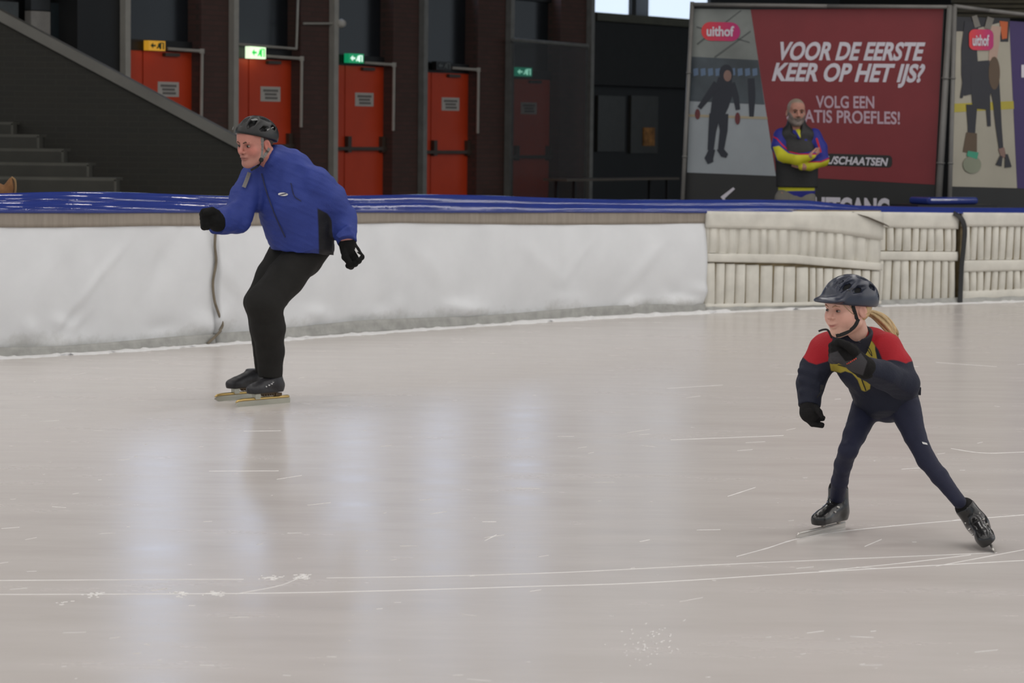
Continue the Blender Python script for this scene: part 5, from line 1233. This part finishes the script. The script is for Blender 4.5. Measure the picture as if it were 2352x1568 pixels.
sw.cone(P(1832, 300, -.03), P(1835, 316, -.115), R(9), R(4), .02)
sw.chain([P(1795, 312, .02), P(1789, 336, -.04), P(1796, 358, -.12), P(1832, 366, -.24), P(1866, 358, -.27)], [R(19), R(17), R(15), R(14), R(11)], .02)
sw.chain([P(1870, 312, .02), P(1884, 338, -.02), P(1889, 368, -.10), P(1860, 380, -.22), P(1842, 382, -.24)], [R(18), R(16), R(15), R(12), R(10)], .02)
Z5 = lambda pts: [(1700 + x / 5.6, 200 + y / 5.6) for x, y in pts]
M_SW = layered('team_sweater', (40, 44, 128), [('yel', (190, 186, 40), .004, 1.), ('redl', (186, 26, 36), .003, 1.)], .6, .15, 120)
so, V = fieldobj('sweater', sw, .008, M_SW, by, .004, 3., 2); xy = proj(V)
yl = np.maximum.reduce([poly_sd(xy, Z5([(420, 770), (500, 755), (620, 850), (720, 870), (985, 870), (960, 910), (880, 965), (870, 1000), (760, 1010), (600, 1000), (480, 940)])), poly_sd(xy, Z5([(740, 990), (900, 965), (1040, 970), (1150, 925), (1200, 1010), (1000, 1100), (760, 1100)])), poly_sd(xy, Z5([(670, 480), (850, 480), (790, 680)])), poly_sd(xy, Z5([(420, 1270), (960, 1270), (960, 1330), (420, 1340)]))])
rl = 8 / 5.6 - np.minimum.reduce([seg_d(xy, Z5([(380, 615), (470, 660), (540, 740), (640, 830), (760, 862), (985, 862)])), seg_d(xy, Z5([(985, 665), (1035, 830)])) - .8, seg_d(xy, Z5([(880, 965), (1040, 960), (1140, 915)]))])
attr(so, 'yel', yl * S_.u); attr(so, 'redl', rl * S_.u)
for nm, pts in (('hand', [(1862, 358, -.28), (1874, 350, -.24)]), ('hand', [(1846, 383, -.25), (1830, 378, -.22)])):
    h_ = Field(); a, b_ = P(*pts[0]), P(*pts[1]); h_.cone(a, b_, R(8), R(7), .01)
    for k in range(4): h_.cone(b_ + np.array([0, -.01, .02 - .014 * k]), b_ + (b_ - a) * .6 + np.array([0, .015, .02 - .014 * k]), .011, .009, .004)
    h_.cone(a + np.array([0, -.02, .02]), b_ + np.array([0, -.03, .035]), .012, .010, .005)
    fieldobj(nm, h_, .006, mat('skin_hand', (168, 122, 106), .6), body)
tr = Field(); tr.cone(lz(0, .96, .02), lz(0, .90, .02), .150, .150, .03, 'u', (0, 1, 0), .72)
for s_ in (-1, 1): tr.chain([lz(.10 * s_, .90, .01), lz(.11 * s_, .5, -.01), lz(.11 * s_, .08, .02)], [.092, .075, .065], .03)
fieldobj('trousers', tr, .012, mat('grey_trouser', (112, 108, 100), .8, .12, 12), by)
for s_ in (-1, 1):
    sh_ = Field(); sh_.cone(lz(.11 * s_, .05, .05), lz(.13 * s_, .045, -.15), .045, .04, .02); sh_.plane(lz(0, .0, 0), (0, 0, -1)); fieldobj('shoe', sh_, .01, M_BLACK, by)

# ================================================================ TAN BOOT RESTING ON THE BLUE COVER
YT = base(15)[1] - bar_n(15)[1] * 0 + .12; T_ = Fig(YT); P, R = T_.P, T_.R
tb = empty('ankle_boot', P(16, 462), 'tan suede ankle boot resting on the blue rail cover', 'boot')
B = Field(); B.chain([P(-40, 448, .05), P(-5, 440, .02), P(14, 446, 0)], [R(17), R(17), R(14)], .03); B.chain([P(14, 446, 0), P(24, 425, 0), P(27, 413, .0)], [R(14), R(9), R(6)], .03); B.plane(P(33, 440, 0), P(40, 430, 0) - P(20, 433, 0) + 0, .004); B.cone(P(-40, 440, .05), P(-75, 395, .08), R(18), R(17), .02)
fieldobj('upper', B, .007, mat('tan_suede', (122, 84, 50), .9, .15, 25, bump=.4, bscale=150), tb)
obj('sole', *tube(spline([P(26, 407, 0), P(34, 414, 0), P(35.5, 432, 0), P(32, 458, 0)], 5), .008, 8), mat('gum_sole', (136, 108, 72), .8), tb, True)
